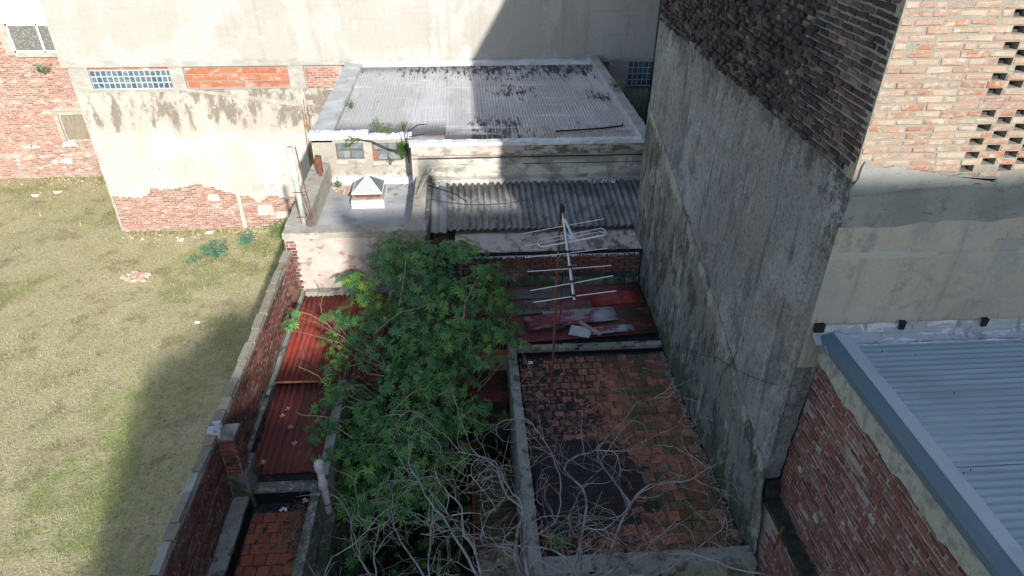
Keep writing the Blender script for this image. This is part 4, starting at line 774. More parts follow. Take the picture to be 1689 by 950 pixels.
# ================================================================== BIG TERRACE
T = thing('tiled_terrace', (2, 7.3, 0), 'large terrace of orange clay tiles with black tar patches below the grey wall', 'terrace')
ZT = 3.42
b = MB(); b.box(.66, 3.44, 5.05, 9.5, 0, ZT - .012); b.build('slab', M['tar'], T)
pieces(T, 'tile', (.80, 5.28, ZT - .012), (1, 0, 0), (0, 1, 0), (0, 0, 1), 2.62, 4.08, .185, .170, .181, .166, M['terracotta_tile'], D=.004, proud=.006, jit=.003, rot=.02, keep=300, vj=.003, lenj=.01, both=lambda u, z: rnd.uniform(.82, .93) if u < 1.1 + .3 * math.sin(z * 2) and z > 1.2 else 1)
wobbly(.64, .79, 5.0, 9.6, 0, 3.56, 'parapet', M['old_concrete'], T, axis='y', n=30, j=.008)
wobbly(.79, 3.40, 9.455, 9.585, 3.0, 3.53, 'parapet', M['old_concrete'], T, n=30, j=.006)
wobbly(.79, 3.44, 5.02, 5.27, 0, 3.54, 'parapet', M['old_concrete'], T, n=30, j=.008)
b = MB(); b.box(.792, .82, 5.3, 9.42, ZT - .01, 3.50, .006); b.box(.82, 3.40, 9.425, 9.438, ZT - .01, 3.47, .003); b.build('tar_lining', M['tar_edge'], T)
b = MB(); n = 0
for _ in range(500):
    y = rnd.uniform(5.4, 9.4); x = 3.41 - abs(rnd.gauss(0, .07)); s = rnd.uniform(.003, .011); b.box(x - s, x + s, y - s, y + s, ZT - .003, ZT + s, s * .4)
tag(b.build('gravel', M['old_concrete']), 'grey grit and crumbs gathered along the foot of the grey wall', 'debris', kind='stuff')
# ================================================================== RED ROOF, RIGHT
T = thing('shed', (1.8, 10.5, 0), 'shed with dark red corrugated roof between the dark brick wall and the orange terrace', 'shed')
b = MB(); b.box(.10, 3.42, 9.62, YH - .03, 0, 3.44); b.build('wall', M['old_concrete'], T)
RR = MB(); RR.box(.06, 3.42, 9.61, YH - .02, 3.44, 3.48); RR = RR.build('roof', M['tar'], T)
for i, (y0_, w_, x0_, ln, z_) in enumerate(((9.62, .62, .02, 3.38, 3.53), (10.18, .62, .12, 3.28, 3.545), (10.74, .64, .35, 3.05, 3.56))):
    sheet((x0_, y0_, z_), (-.04, 1, 0), (1, .04, .012), w_, ln, .076, .013, lseg=4).build('roof_sheet', M['red_shade_sheet'], RR, smooth=True, fix=False)
b = MB(); b.box(.05, .64, 9.50, 9.56, 3.40, 3.47); b.build('beam', M['red_sheet'], T)
sheet((-.05, 8.75, 2.95), (0, 1, 0), (1, 0, 0), .85, .68, .076, .010, lseg=1).build('low_sheet', M['red_shade_sheet'], T, smooth=True, fix=False)
b = MB(); b.box(-.02, .6, 8.8, 9.5, 0, 2.9); b.build('low_wall', M['yard_soil'], T)
def loose(name, O, U, Wv, w_, ln, m, lab, cat='metal sheet', amp=.012, p=.076, bow=0.01):
    o = sheet((0, 0, 0), U, Wv, w_, ln, p, amp * 1.2, lseg=5, bow=bow); me = o.mesh(name, m, True); return tag(_link(bpy.data.objects.new(name, me), None, Matrix.Translation(O)), lab, cat)
loose('loose_sheet', (1.05, 9.88, 3.63), (-.13, 1, 0), (1, .13, .01), .42, 1.72, M['faded_sheet'], 'loose corrugated sheet faded to pale blue at both ends, lying on red roof')
loose('loose_sheet', (.90, 10.42, 3.60), (-.06, 1, 0), (1, .06, .0), .46, .62, M['rusty_sheet'], 'small brownish grey corrugated sheet at the left of the red roof')
loose('loose_sheet', (2.35, 10.62, 3.60), (-.10, 1, 0), (1, .10, .0), .40, .95, M['red_sheet'], 'loose faded red corrugated sheet near the grey wall on the red roof')
loose('loose_sheet', (.75, 10.92, 3.61), (-.02, 1, 0), (1, .02, .0), .34, 1.3, M['rusty_sheet'], 'long rusty corrugated sheet at the rear edge of the red roof below the brick wall')
loose('loose_sheet', (2.0, 9.66, 3.62), (-.12, 1, 0), (1, .12, .0), .22, .98, M['faded_sheet'], 'short battered corrugated strip beside the terrace parapet', bow=.02)
b = MB(); Mx = Matrix.Translation((1.98, 10.44, 3.61)) @ Matrix.Rotation(.07, 4, 'Z'); b.box(-.62, .66, -.035, .035, 0, .04, .004, Mx); tag(b.build('wooden_plank', M['old_concrete'], None, Mw=(1.98, 10.44, 3.6)), 'long weathered grey plank lying across the red corrugated roof', 'plank')
b = MB(); Mx = Matrix.Translation((1.95, 9.74, 3.66)) @ Matrix.Rotation(-.35, 4, 'Z') @ Matrix.Rotation(.1, 4, 'X'); b.box(-.17, .2, -.12, .14, 0, .015, .01, Mx); tag(b.build('fibre_board', M['grey_membrane'], None, Mw=(1.95, 9.74, 3.65)), 'flat grey board leaning on the terrace parapet', 'board')
b = MB(); Mx = Matrix.Translation((2.14, 9.78, 3.70)) @ Matrix.Rotation(.95 + math.pi / 2 - .3, 4, 'Z'); b.box(-.26, .26, -.035, .035, 0, .03, .004, Mx); tag(b.build('wooden_plank', M['wood'], None, Mw=(2.14, 9.78, 3.7)), 'short pale plank lying over the flat grey board', 'plank')
b = MB(); Mx = Matrix.Translation((1.62, 9.83, 3.64)) @ Matrix.Rotation(.1, 4, 'Z'); b.box(-.07, .07, -.06, .06, 0, .09, .02, Mx); tag(b.build('brick_lump', M['tar'], None, Mw=(1.62, 9.83, 3.64)), 'black tarry block standing on the faded loose sheet', 'block')
b = MB(); b.tube([(1.25, 9.86, 3.665), (1.75, 9.92, 3.67), (2.25, 10.03, 3.66)], .014, 5); tag(b.build('iron_bar', M['cable'], None, Mw=(1.7, 9.9, 3.66)), 'thin black iron bar lying across the faded loose sheet', 'bar')
# ================================================================== LOW OCHRE ROOF IN THE YARD
T = thing('shed', (.3, 7.2, 0), 'low shed with ochre brown corrugated roof under the bare branches', 'shed')
b = MB(); b.box(.03, .62, 6.45, 7.9, 0, 2.14); b.build('wall', M['old_concrete'], T)
for i in range(2): sheet((-.02, 6.40 + i * .78, 2.2 + .01 * i), (0, 1, 0), (1, 0, .06), .82, .68, .10, .013, lseg=2).build('roof_sheet', M['ochre_sheet'], T, smooth=True, fix=False)
b = MB(); b.box(-.05, -.01, 6.40, 7.95, 2.10, 2.17); b.build('roof_edge', M['red_sheet'], T)
T = thing('garden_wall', (-1.9, 5, 0), 'dark mossy wall along the yard beside the small red tiled terrace', 'wall')
b = MB(); b.box(-2.115, -1.98, 2.4, 6.6, 0, 3.0, .01); b.build('wall', M['mossy_plaster'], T)

# ================================================================== BUILDING BEHIND THE CAMERA (casts the shade)
T = thing('apartment_building', (6, -14, 0), 'tall plastered building behind the viewpoint, shading the yards', 'building')
b = MB(); b.prism([(3.95, -8, 0), (3.98, -8, 15.42), (15, -8, 15.42), (15, -8, 0)], (4.2, -12, 0)); b.box(5.88, 6.12, -8.3, -8.05, 15.4, 16.7); b.build('wall', M['cream_wall'], T)
b = MB(); b.prism([(-1.95, -8, 0), (-1.75, -8, 8.4), (-1.45, -8, 9.2), (-1.25, -8, 10.4), (-1.1, -8, 11.1), (-.3, -8, 11.6), (.6, -8, 12.3), (1.3, -8, 12.4), (1.9, -8, 11.85), (2.5, -8, 11.9), (2.9, -8, 12.5), (3.3, -8, 13.1), (3.7, -8, 13.6), (3.93, -8, 14.3), (3.93, -8, 0)], (1.7, -5, 0)); b.build('shadow_wing', M['cream_wall'], T)  # wing out of view, outline shaped to its shadow edge on lawn and sheds
b = MB(); edge = [(-1.75, 8.0), (-1.45, 9.2), (-1.1, 11.1), (-.3, 11.6), (.6, 12.3), (1.3, 12.4), (2.3, 11.85), (3.0, 12.6), (3.93, 14.2), (3.98, 15.4)]
for _ in range(2600):
    i = rnd.choice((0, 0, 1, 1, 1, 2, 3, 4, 5, 6, 7, 8, 8)); t = rnd.random(); x = edge[i][0] + (edge[i + 1][0] - edge[i][0]) * t; z = edge[i][1] + (edge[i + 1][1] - edge[i][1]) * t
    x += rnd.gauss(-.05, .20 if i < 8 else .08); z += rnd.gauss(.05, .16); y = -8 + rnd.gauss(-.05, .25); s = rnd.uniform(.04, .09)
    u = V(rnd.gauss(0, 1), rnd.gauss(0, 1), rnd.gauss(0, 1)).normalized() * s; w_ = u.orthogonal().normalized() * s * .6; p = V(x, y, z)
    b.add([p - u, p + w_, p + u, p - w_], [(0, 1, 2, 3)])
tag(b.build('foliage', M['leaf'], None, fix=False), 'unseen leaves added along the building behind the viewpoint to soften its shadow edge', 'plant', kind='stuff')  # leaves added out of view to blur the shadow edge

# ================================================================== ANTENNA, PIPES, CABLES
T = thing('television_antenna', (1.31, 8.55, 3.25), 'rusty pole carrying a white television antenna with cross rods above the red roof', 'antenna')
b = MB(); b.tube([(1.31, 8.55, 3.40), (1.315, 8.52, 4.6), (1.30, 8.46, 6.0), (1.30, 8.43, 6.78)], [.022, .022, .018, .016], 8); b.build('mast', M['rust'], T)
b = MB(); b.tube([(1.335, 8.52, 6.69), (1.17, 6.28, 6.69)], .015, 8); b.build('boom', M['aluminium'], T)
b = MB(); b.tube([(1.33, 8.2, 6.70), (1.37, 7.71, 6.69)], .017, 6); b.build('support_arm', M['aluminium'], T)
for a, c in (((.75, 8.04, 6.59), (1.83, 8.04, 6.78)), ((.71, 7.32, 6.64), (1.75, 7.32, 6.74)), ((.71, 6.95, 6.66), (1.72, 6.95, 6.71)), ((.71, 6.62, 6.60), (1.67, 6.62, 6.77)), ((.72, 6.33, 6.63), (1.65, 6.33, 6.75))):
    b = MB(); b.tube([a, (Vector(a) + Vector(c)) * .5 + V(0, rnd.uniform(-.012, .012), rnd.uniform(-.006, .006)), c], .0058, 6); b.build('rod', M['aluminium'], T)
def loop(xa, xb, za, zb_, dy, y=7.69, n=6):
    p = []
    for i in range(n + 1): 
        t = math.pi / 2 + math.pi * i / n; p.append((xa + .05 * math.cos(t), y + dy * math.sin(t), za))
    for i in range(n + 1):
        t = -math.pi / 2 + math.pi * i / n; p.append((xb + .05 * math.cos(t), y + dy * math.sin(t), zb_))
    return p + [p[0]]
b = MB(); b.tube(loop(.96, 1.74, 6.63, 6.77, .10), .0068, 6); b.build('folded_dipole', M['aluminium'], T)
b = MB(); b.tube(loop(.98, 1.72, 6.61, 6.75, .05), .0055, 6); b.build('folded_dipole', M['aluminium'], T)
b = MB(); b.tube([(.73, 7.69, 6.60), (.95, 7.69, 6.625)], .006, 6); b.build('dipole_tip', M['aluminium'], T)
b = MB(); b.box(1.30, 1.38, 7.64, 7.74, 6.66, 6.71); b.build('terminal_box', M['aluminium'], T)
b = MB(); b.box(1.29, 1.35, 8.40, 8.50, 6.62, 6.80, .004); b.build('clamp', M['cable'], T)
for y in (7.32, 6.95, 6.62, 6.33):
    b = MB(); xx = 1.335 - (8.52 - y) * .0737; b.box(xx - .02, xx + .02, y - .015, y + .015, 6.68, 6.715); b.build('rod_clamp', M['cable'], T)
b = MB(); b.tube([(1.34, 7.7, 6.66), (1.30, 8.2, 6.50), (1.37, 8.42, 6.3), (1.38, 8.45, 5.2), (1.37, 8.5, 4.2), (1.40, 8.52, 3.43)], .006, 5); b.build('coaxial_cable', M['cable'], T)

T = thing('vent_pipe', (-2.05, 6.6, 2), 'grey capped vent pipe rising beside the corner of the small red terrace', 'pipe')
b = MB(); b.tube([(-2.07, 6.6, 1.5), (-2.08, 6.6, 3.95)], .052, 14); b.build('tube', M['pvc'], T, smooth=True)
b = MB(); b.tube([(-2.08, 6.6, 3.48), (-2.08, 6.6, 3.50), (-2.08, 6.6, 3.58), (-2.08, 6.6, 3.60)], [.056, .066, .066, .056], 14); b.build('collar', M['pvc'], T, smooth=True)
b = MB(); b.tube([(-2.08, 6.6, 3.82), (-2.08, 6.6, 3.84), (-2.08, 6.6, 3.94), (-2.08, 6.6, 3.98), (-2.08, 6.6, 3.985)], [.058, .068, .07, .06, .01], 14); b.build('cap', M['cement_pipe'], T, smooth=True)
b = MB(); b.tube([(-2.076 + .056 * math.cos(a), 6.6 + .056 * math.sin(a), 3.18) for a in [i * math.pi / 8 for i in range(17)]], .007, 5); b.build('wire_tie', M['cable'], T)

T = thing('vent_pipe', (-3.08, 11.75, 4.9), 'tall pale cement pipe standing on the deck corner before the cream wall', 'pipe')
b = MB(); b.tube([(-3.08, 11.85, 4.75), (-3.08, 11.78, 5.7), (-3.08, 11.75, 6.45)], .052, 14); b.build('tube', M['cement_pipe'], T, smooth=True)
b = MB(); b.tube([(-3.08, 11.77, 5.80), (-3.08, 11.77, 5.82), (-3.08, 11.77, 5.94), (-3.08, 11.77, 5.96)], [.054, .068, .068, .054], 14); b.build('collar', M['cement_pipe'], T, smooth=True)
b = MB()
for k in range(5): b.box(-3.115 + k * .018, -3.109 + k * .018, 11.695, 11.70, 6.36, 6.41)
b.build('printed_mark', M['blue_sheet'], T)
for z_ in (5.10, 5.60):
    b = MB(); b.tube([(-3.16, 11.72, z_), (-3.0, 11.70, z_ + .0), (-2.86, 11.76, z_ + .02)], .008, 5); b.build('strap', M['rust'], T)
b = MB(); b.tube([(-2.90, 11.82, 5.0), (-2.94, 11.80, 5.6), (-2.99, 11.78, 6.45)], .011, 6); tag(b.build('iron_bar', M['rust'], None, Mw=(-2.92, 11.8, 5)), 'thin rusty upright rod tied beside the pale cement pipe', 'bar')
b = MB(); b.tube([(-2.96, 11.8, 5.0), (-3.03, 11.8, 5.35)], .008, 5); tag(b.build('iron_bar', M['rust'], None, Mw=(-2.95, 11.8, 5)), 'short rusty rod at the foot of the pale cement pipe', 'bar')
T = thing('chimney_stub', (-3.13, 14.1, 4.9), 'small rusty metal flue on the deck parapet by the left window', 'flue')
b = MB(); b.box(-3.20, -3.08, 14.05, 14.15, 4.98, 5.36, .012); b.build('flue', M['rust'], T)
b = MB(); b.box(-3.16, -3.10, 14.08, 14.13, 4.88, 4.99, .008); b.build('foot', M['rust'], T)

def wire(pts, r, lab, sag=0.0, name='wire'):
    p = [Vector(q) for q in pts]; out = []
    for a, c in zip(p, p[1:]):
        for i in range(8):
            t = i / 8; q = a.lerp(c, t); q.z -= sag * 4 * t * (1 - t); out.append(q)
    out.append(p[-1]); b = MB(); b.tube(out, r, 4); return tag(b.build(name, M['cable'], None, Mw=p[0]), lab, 'wire')
wire([(3.425, 5.65, 5.86), (3.40, 7.2, 5.02), (3.39, 8.8, 4.05)], .0035, 'thin dark wire sagging along the grey plaster wall', .05)
wire([(-.72, 13.0, 4.80), (1.3, 12.9, 4.78), (1.31, 8.45, 6.2)], .006, 'thin black wire crossing the ribbed lean-to roof to the antenna', .12)
b = MB(); b.tube([(-.78, 13.55, 4.86), (-.2, 12.95, 4.92), (.02, 12.7, 4.86)], .012, 5); tag(b.build('iron_bar', M['cable'], None, Mw=(-.7, 13.5, 4.8)), 'black metal bar leaning from the deck edge over the ribbed roof', 'bar')
b = MB(); b.tube([(-1.02, 13.15, 4.84), (-.86, 13.5, 5.0), (-.72, 13.85, 5.12)], .014, 5); tag(b.build('wooden_stick', M['wood'], None, Mw=(-1, 13.2, 4.8)), 'pale stick crossing the black metal bar at the deck edge', 'stick')
b = MB(); b.tube([(-.74 + .07 * math.cos(a), 13.75 + .07 * math.sin(a), 4.88) for a in [i * math.pi / 8 for i in range(15)]], .008, 5); tag(b.build('cable_loop', M['cable'], None, Mw=(-.74, 13.75, 4.87)), 'small curled cable loop at the corner of the lean-to roof', 'cable')

# ================================================================== LEAVES AND PLANTS
def palm_leaf(R, lobes=7, droop=.25, m=None, seed=0):
    r = random.Random(seed); v = [(0, 0, 0)]; f = []
    for i in range(lobes):
        a = math.radians(-128 + 256 * i / (lobes - 1)) + r.uniform(-.06, .06); ln = R * (1 - .28 * abs(i - (lobes - 1) / 2) / ((lobes - 1) / 2)) * r.uniform(.88, 1.08)
        wd = ln * .135; c, s_ = math.cos(a), math.sin(a); o = len(v); mz = R * .10
        v += [(c * ln * .5 - s_ * wd, s_ * ln * .5 + c * wd, mz * .4), (c * ln * .5 + s_ * wd, s_ * ln * .5 - c * wd, mz * .4), (c * ln, s_ * ln, -droop * ln), (c * ln * .5, s_ * ln * .5, mz * .0 - .01)]
        f += [(0, o + 1, o + 3), (0, o + 3, o), (o + 3, o + 1, o + 2), (o, o + 3, o + 2)]
    return v, f
LV = {}
for key in ('leaf', 'yellow_leaf'):
    LV[key] = []
    for i in range(6):
        v, f = palm_leaf(1.0, 7 if i % 3 else 8, .12 + .08 * i / 6, None, i); LV[key].append(MB().add(v, f).mesh('leaf', M[key]))
CL = [(-1.25, 10.76, 4.9, 0.45), (-0.77, 10.69, 4.8, 0.45), (-0.12, 10.76, 4.8, 0.45), (0.3, 10.33, 4.6, 0.38), (-1.41, 10.43, 4.6, 0.4), (-0.77, 10.15, 4.5, 0.6), (-0.04, 9.87, 4.4, 0.6), (0.49, 9.99, 4.3, 0.3), (0.55, 9.32, 4.0, 0.36), (0.26, 9.51, 4.0, 0.4), (-0.36, 9.24, 4.1, 0.6), (-0.97, 9.45, 4.1, 0.6), (-1.42, 10.02, 4.1, 0.4),
      (-2.02, 10.48, 4.4, 0.32), (-1.84, 10.18, 4.25, 0.26), (-2.28, 10.03, 4.0, 0.22), (-2.36, 9.46, 3.9, 0.24), (-1.9, 9.43, 3.9, 0.28), (-2.98, 9.34, 4.3, 0.17), (-2.93, 9.67, 4.3, 0.1), (-1.39, 9.16, 3.7, 0.5), (-0.76, 8.83, 3.8, 0.6), (-0.28, 8.85, 3.5, 0.45), (-1.99, 8.96, 3.5, 0.30), (-2.32, 8.56, 3.75, 0.17), (-2.30, 7.97, 3.7, 0.2),
      (-1.87, 8.58, 3.3, 0.4), (-1.34, 8.12, 3.3, 0.5), (-0.74, 7.74, 3.5, 0.5), (-0.19, 8.05, 3.3, 0.4), (-1.95, 7.61, 3.4, 0.35), (-1.48, 7.45, 3.2, 0.5), (-0.92, 7.29, 3.2, 0.5), (-0.39, 7.57, 3.0, 0.4), (-1.68, 7.22, 2.8, 0.4), (-1.98, 7.25, 3.0, 0.25), (-1.14, 7.16, 2.7, 0.4), (-0.59, 7.24, 2.7, 0.3), (-1.85, 6.93, 2.5, 0.22), (0.42, 8.64, 2.7, 0.25), (0.76, 9.18, 3.9, 0.18),
      (-1.75, 6.75, 3.0, .35), (-1.3, 6.6, 3.1, .4), (-.8, 6.75, 3.1, .4), (-1.7, 6.2, 2.6, .25), (-2.15, 8.95, 3.8, .2), (-2.2, 8.2, 3.75, .2), (-2.25, 7.6, 3.7, .2), (-2.1, 7.1, 3.6, .22), (.15, 8.9, 3.9, .35), (.05, 8.2, 3.4, .3), (-2.0, 9.9, 4.0, .25), (.75, 9.75, 4.2, .2), (-1.1, 8.4, 3.7, .4), (-.5, 8.3, 3.7, .4), (-2.15, 9.75, 4.0, .25), (-2.45, 9.85, 4.1, .15), (-1.75, 9.65, 4.1, .3), (-2.2, 9.2, 3.85, .22), (-2.3, 8.75, 3.8, .16), (-2.05, 8.35, 3.75, .22), (-2.25, 7.35, 3.7, .16), (-1.6, 7.9, 3.6, .35), (-1.2, 7.4, 3.5, .35), (-1.7, 7.1, 3.3, .3)]
T = thing('leafy_tree', (-.7, 8.7, 0), 'dense green tree with star-shaped leaves growing between the red roofs and terraces', 'tree')
tk = MB(); base = Vector((-.75, 8.6, 0)); fork = Vector((-.75, 8.8, 1.7)); tk.tube([base, base.lerp(fork, .5) + V(.05, -.04, 0), fork], [.13, .10, .09], 10); tk.build('trunk', M['stem'], T)
lb = MB(); leaves = []
for ci, (x, y, z, r) in enumerate(CL):
    c = Vector((x, y, z)); mid = fork.lerp(c, .55) + V(rnd.uniform(-.15, .15), rnd.uniform(-.15, .15), -.15)
    f2 = fork; pa_ = [fork]
    if x < -1.45:                       # climb inside the yard first, then lean out over the shed roof
        f2 = Vector((-1.42 if y > 9 else -1.75, min(max(y + rnd.uniform(-.6, .4), 6.9), 8.9), 3.7 + rnd.uniform(-.15, .1))) if z > 3.6 else fork
        if f2 is not fork: pa_ = [fork, Vector((-1.1, (y + 8.8) / 2, 2.9)), f2]
    for t_ in (.25, .5, .75): pa_.append(f2.lerp(c, t_) + (V(rnd.uniform(-.08, .08), rnd.uniform(-.15, .15), rnd.uniform(-.02, .12)) if f2 is not fork else V(rnd.uniform(-.12, .12), rnd.uniform(-.12, .12), rnd.uniform(-.25, .02))))
    pa_.append(c + V(0, 0, -r * .4)); r0_ = .030 if f2 is fork else rnd.uniform(.010, .016); lb.tube(pa_, [r0_ * (1 - .75 * k_ / (len(pa_) - 1)) for k_ in range(len(pa_))], 5, cap=False)
    n = int(max(12, 95 * (r / .5) ** 2 * (1.5 if ci in (13, 14) else 1)))
    for k in range(n):
        d = Vector((rnd.gauss(0, 1), rnd.gauss(0, 1), rnd.gauss(0, 1))).normalized(); d.z = abs(d.z) * .9 - .25
        rad = r * rnd.uniform(.35, 1.12); p = c + Vector((d.x * rad, d.y * rad, d.z * rad * .9))
        nz = (Vector((d.x * .7, d.y * .7 - .15, .9)) + Vector((rnd.gauss(0, .28), rnd.gauss(0, .28), 0))).normalized()
        fw = Vector((d.x, d.y, 0)) + Vector((rnd.gauss(0, .5), rnd.gauss(0, .5), -.1)); fw = (fw - nz * fw.dot(nz)).normalized(); sd = nz.cross(fw)
        s = (rnd.uniform(.05, .09) if rnd.random() < .25 else rnd.uniform(.09, .165)) * (1.0 if r > .25 else .8)
        Mx = Matrix(((fw.x, sd.x, nz.x, p.x), (fw.y, sd.y, nz.y, p.y), (fw.z, sd.z, nz.z, p.z), (0, 0, 0, 1))) @ Matrix.Diagonal((s, s, s, 1))
        key = 'yellow_leaf' if (rnd.random() < (.5 if ci in (13, 14) else (.3 if s < .08 else .03))) else 'leaf'  # sunlit clumps get more yellow leaves, putting sunlight into leaf colour
        leaves.append((p.z * -1 + (p - CAM).length * .3 - s * 4, Mx, rnd.choice(LV[key]), key))
        if k % 6 == 0: lb.tube([c + V(0, 0, -r * .3), c.lerp(p, .6) + V(0, 0, -.05), p], [.008, .006, .004], 4, cap=False)
for pth in ([(-2.05, 9.1, 3.3), (-2.3, 9.5, 3.9), (-2.55, 9.9, 4.1), (-2.6, 10.4, 4.2), (-2.75, 10.7, 4.25)], [(-2.3, 9.6, 3.95), (-2.6, 9.8, 4.1), (-2.95, 9.9, 4.2)], [(-1.9, 8.5, 3.2), (-2.4, 8.5, 3.9), (-2.75, 8.7, 3.95)], [(-1.2, 9.8, 4.3), (-1.05, 10.3, 5.0), (-1.2, 10.5, 5.15)], [(-.1, 9.2, 4.4), (.1, 9.6, 4.85), (.15, 9.9, 4.95)],
            [(-1.6, 9.3, 4.1), (-1.1, 9.35, 4.5), (-.5, 9.5, 4.6)], [(-1.9, 7.8, 3.5), (-2.3, 7.6, 3.9), (-2.6, 7.7, 3.9)], [(-1.3, 7.7, 3.6), (-.9, 7.9, 4.0), (-.6, 8.1, 4.05)]):
    pth = [Vector(q) for q in pth]; pth = [pth[0]] + [q for a_, c_ in zip(pth, pth[1:]) for q in (a_.lerp(c_, .5) + V(rnd.uniform(-.06, .06), rnd.uniform(-.06, .06), rnd.uniform(-.05, .05)), c_)]; lb.tube(pth, [.011 - .007 * k_ / len(pth) for k_ in range(len(pth))], 5, cap=False)
lb.build('branches', M['stem'], T, fix=False)
leaves.sort(key=lambda q: q[0])
for _, Mx, me, key in leaves[:300]: put('leaf', me, T, Mx)
for kk in ('leaf', 'yellow_leaf'):
    b = MB()
    for _, Mx, me, key in leaves[300:]:
        if key == kk: b.add([Mx @ v.co for v in me.vertices], [tuple(p.vertices) for p in me.polygons])
    tag(b.build('foliage', M[kk], T, fix=False), kind='stuff')
# dark undergrowth in the yard
b = MB()
for _ in range(900):
    p = Vector((rnd.uniform(-1.95, .55), rnd.uniform(3.4, 9.3), rnd.uniform(.3, 1.9) )); 
    if p.y > 6.3 and p.x > -.1: continue
    nz = Vector((rnd.gauss(0, .4), rnd.gauss(0, .4), 1)).normalized(); fw = nz.orthogonal().normalized(); fw = Matrix.Rotation(rnd.uniform(0, 6.28), 3, nz) @ fw; sd = nz.cross(fw); s = rnd.uniform(.07, .13)
    Mx = Matrix(((fw.x, sd.x, nz.x, p.x), (fw.y, sd.y, nz.y, p.y), (fw.z, sd.z, nz.z, p.z), (0, 0, 0, 1))) @ Matrix.Diagonal((s, s, s, 1)); me = rnd.choice(LV['leaf'])
    b.add([Mx @ v.co for v in me.vertices], [tuple(q.vertices) for q in me.polygons])
tag(b.build('undergrowth', M['leaf'], fix=False), 'shaded undergrowth filling the narrow yard', 'plants', kind='stuff')

def weed(name, loc, n, r, h, m, lab, cat='plant', ls=.05, group=None):
    b = MB(); L0 = Vector(loc)
    for _ in range(n):
        a = rnd.uniform(0, 6.28); d = r * rnd.uniform(.1, 1) ** .7; tip = L0 + V(math.cos(a) * d, math.sin(a) * d, h * rnd.uniform(.3, 1))
        if rnd.random() < .4: b.tube([L0 + V(rnd.uniform(-.02, .02), 0, 0), L0.lerp(tip, .6) + V(0, 0, h * .1), tip], [.006, .005, .003], 3, cap=False)
        for q in range(3):
            a2 = rnd.uniform(0, 6.28); s = ls * rnd.uniform(.6, 1.3); p = tip + V(rnd.uniform(-.5, .5) * s, rnd.uniform(-.5, .5) * s, rnd.uniform(-.5, .5) * s)
            u = V(math.cos(a2), math.sin(a2), rnd.uniform(-.4, .4)) * s; w_ = V(-math.sin(a2), math.cos(a2), rnd.uniform(-.3, .3)) * s * .4
            b.add([p - u * .5, p + w_ * .5, p + u * .5, p - w_ * .5], [(0, 1, 2, 3)])
    return tag(b.build(name, M[m], None, Mw=loc, fix=False), lab, cat, group)
weed('wall_weed', (-14.95, YL - .08, 4.0), 60, .35, .35, 'blue_weed', 'bluish weed tuft growing out of the far brick wall under the screened window', ls=.09)
weed('lawn_weed', (-7.9, 19.3, 0), 110, .42, .5, 'blue_weed', 'bluish green bush on the grass, left of the similar bush near the boundary wall', ls=.10)
weed('lawn_weed', (-7.15, 20.1, 0), 70, .3, .45, 'blue_weed', 'small bluish bush on the grass closest to the cream wall foot', ls=.09)
weed('lawn_weed', (-8.5, 19.0, 0), 30, .25, .2, 'blue_weed', 'low sparse bluish sprout left of the two bluish bushes', ls=.08)
weed('corner_weed', (-6.05, 20.5, 0), 160, .5, .5, 'weed', 'bright green weeds in the corner where boundary wall meets the deck house', ls=.12)
weed('roof_weed', (-2.75, 16.9, 5.47), 40, .14, .25, 'weed', 'green weed sprouting near the left parapet on the white roof', ls=.05)
weed('roof_weed', (-1.95, 15.1, 5.5), 50, .14, .34, 'weed', 'leftmost upright weed at the front edge of the white roof', ls=.05)
weed('roof_weed', (-1.72, 15.0, 5.5), 50, .14, .26, 'weed', 'middle weed at the front edge of the white roof', ls=.05)
weed('roof_weed', (-1.35, 15.15, 5.5), 40, .12, .22, 'weed', 'small weed on the white roof right of the other two', ls=.05)
weed('window_weed', (-2.45, YW - .06, 5.42), 60, .22, .12, 'weed', 'weed hanging over the left window of the recessed wall', ls=.05)
weed('window_weed', (-2.6, YW - .08, 5.3), 30, .14, .10, 'weed', 'small weed tuft touching the frame of the left window', ls=.04)
weed('ivy', (-1.38, YW - .1, 5.0), 150, .13, .38, 'leaf', 'dark ivy climbing the shaded strip beside the right window', ls=.05)
weed('deck_weed', (-2.9, 14.5, 4.42), 40, .12, .2, 'weed', 'little green weed behind the broken bricks on the deck', ls=.05)
weed('sill_weed', (-1.7, YW - .07, 4.85), 24, .1, .14, 'weed', 'tiny weed under the right window', ls=.04)
weed('parapet_weed', (3.98, 17.6, 5.7), 60, .25, .22, 'weed', 'green weed spilling over the right parapet of the white roof', ls=.07)
weed('creeper', (5.0, 19.5, 3.2), 500, .8, 1.9, 'weed', 'tangled creeper in the dark gap below the narrow glass block window', ls=.09)
weed('ledge_weed', (3.43, 5.4, 4.62), 22, .05, .10, 'weed', 'small green weed at the plaster corner above the mossy ledge', ls=.025)
weed('terrace_weed', (1.05, 5.5, 3.42), 40, .12, .16, 'weed', 'green weed in the near left corner of the orange tiled terrace', ls=.05)
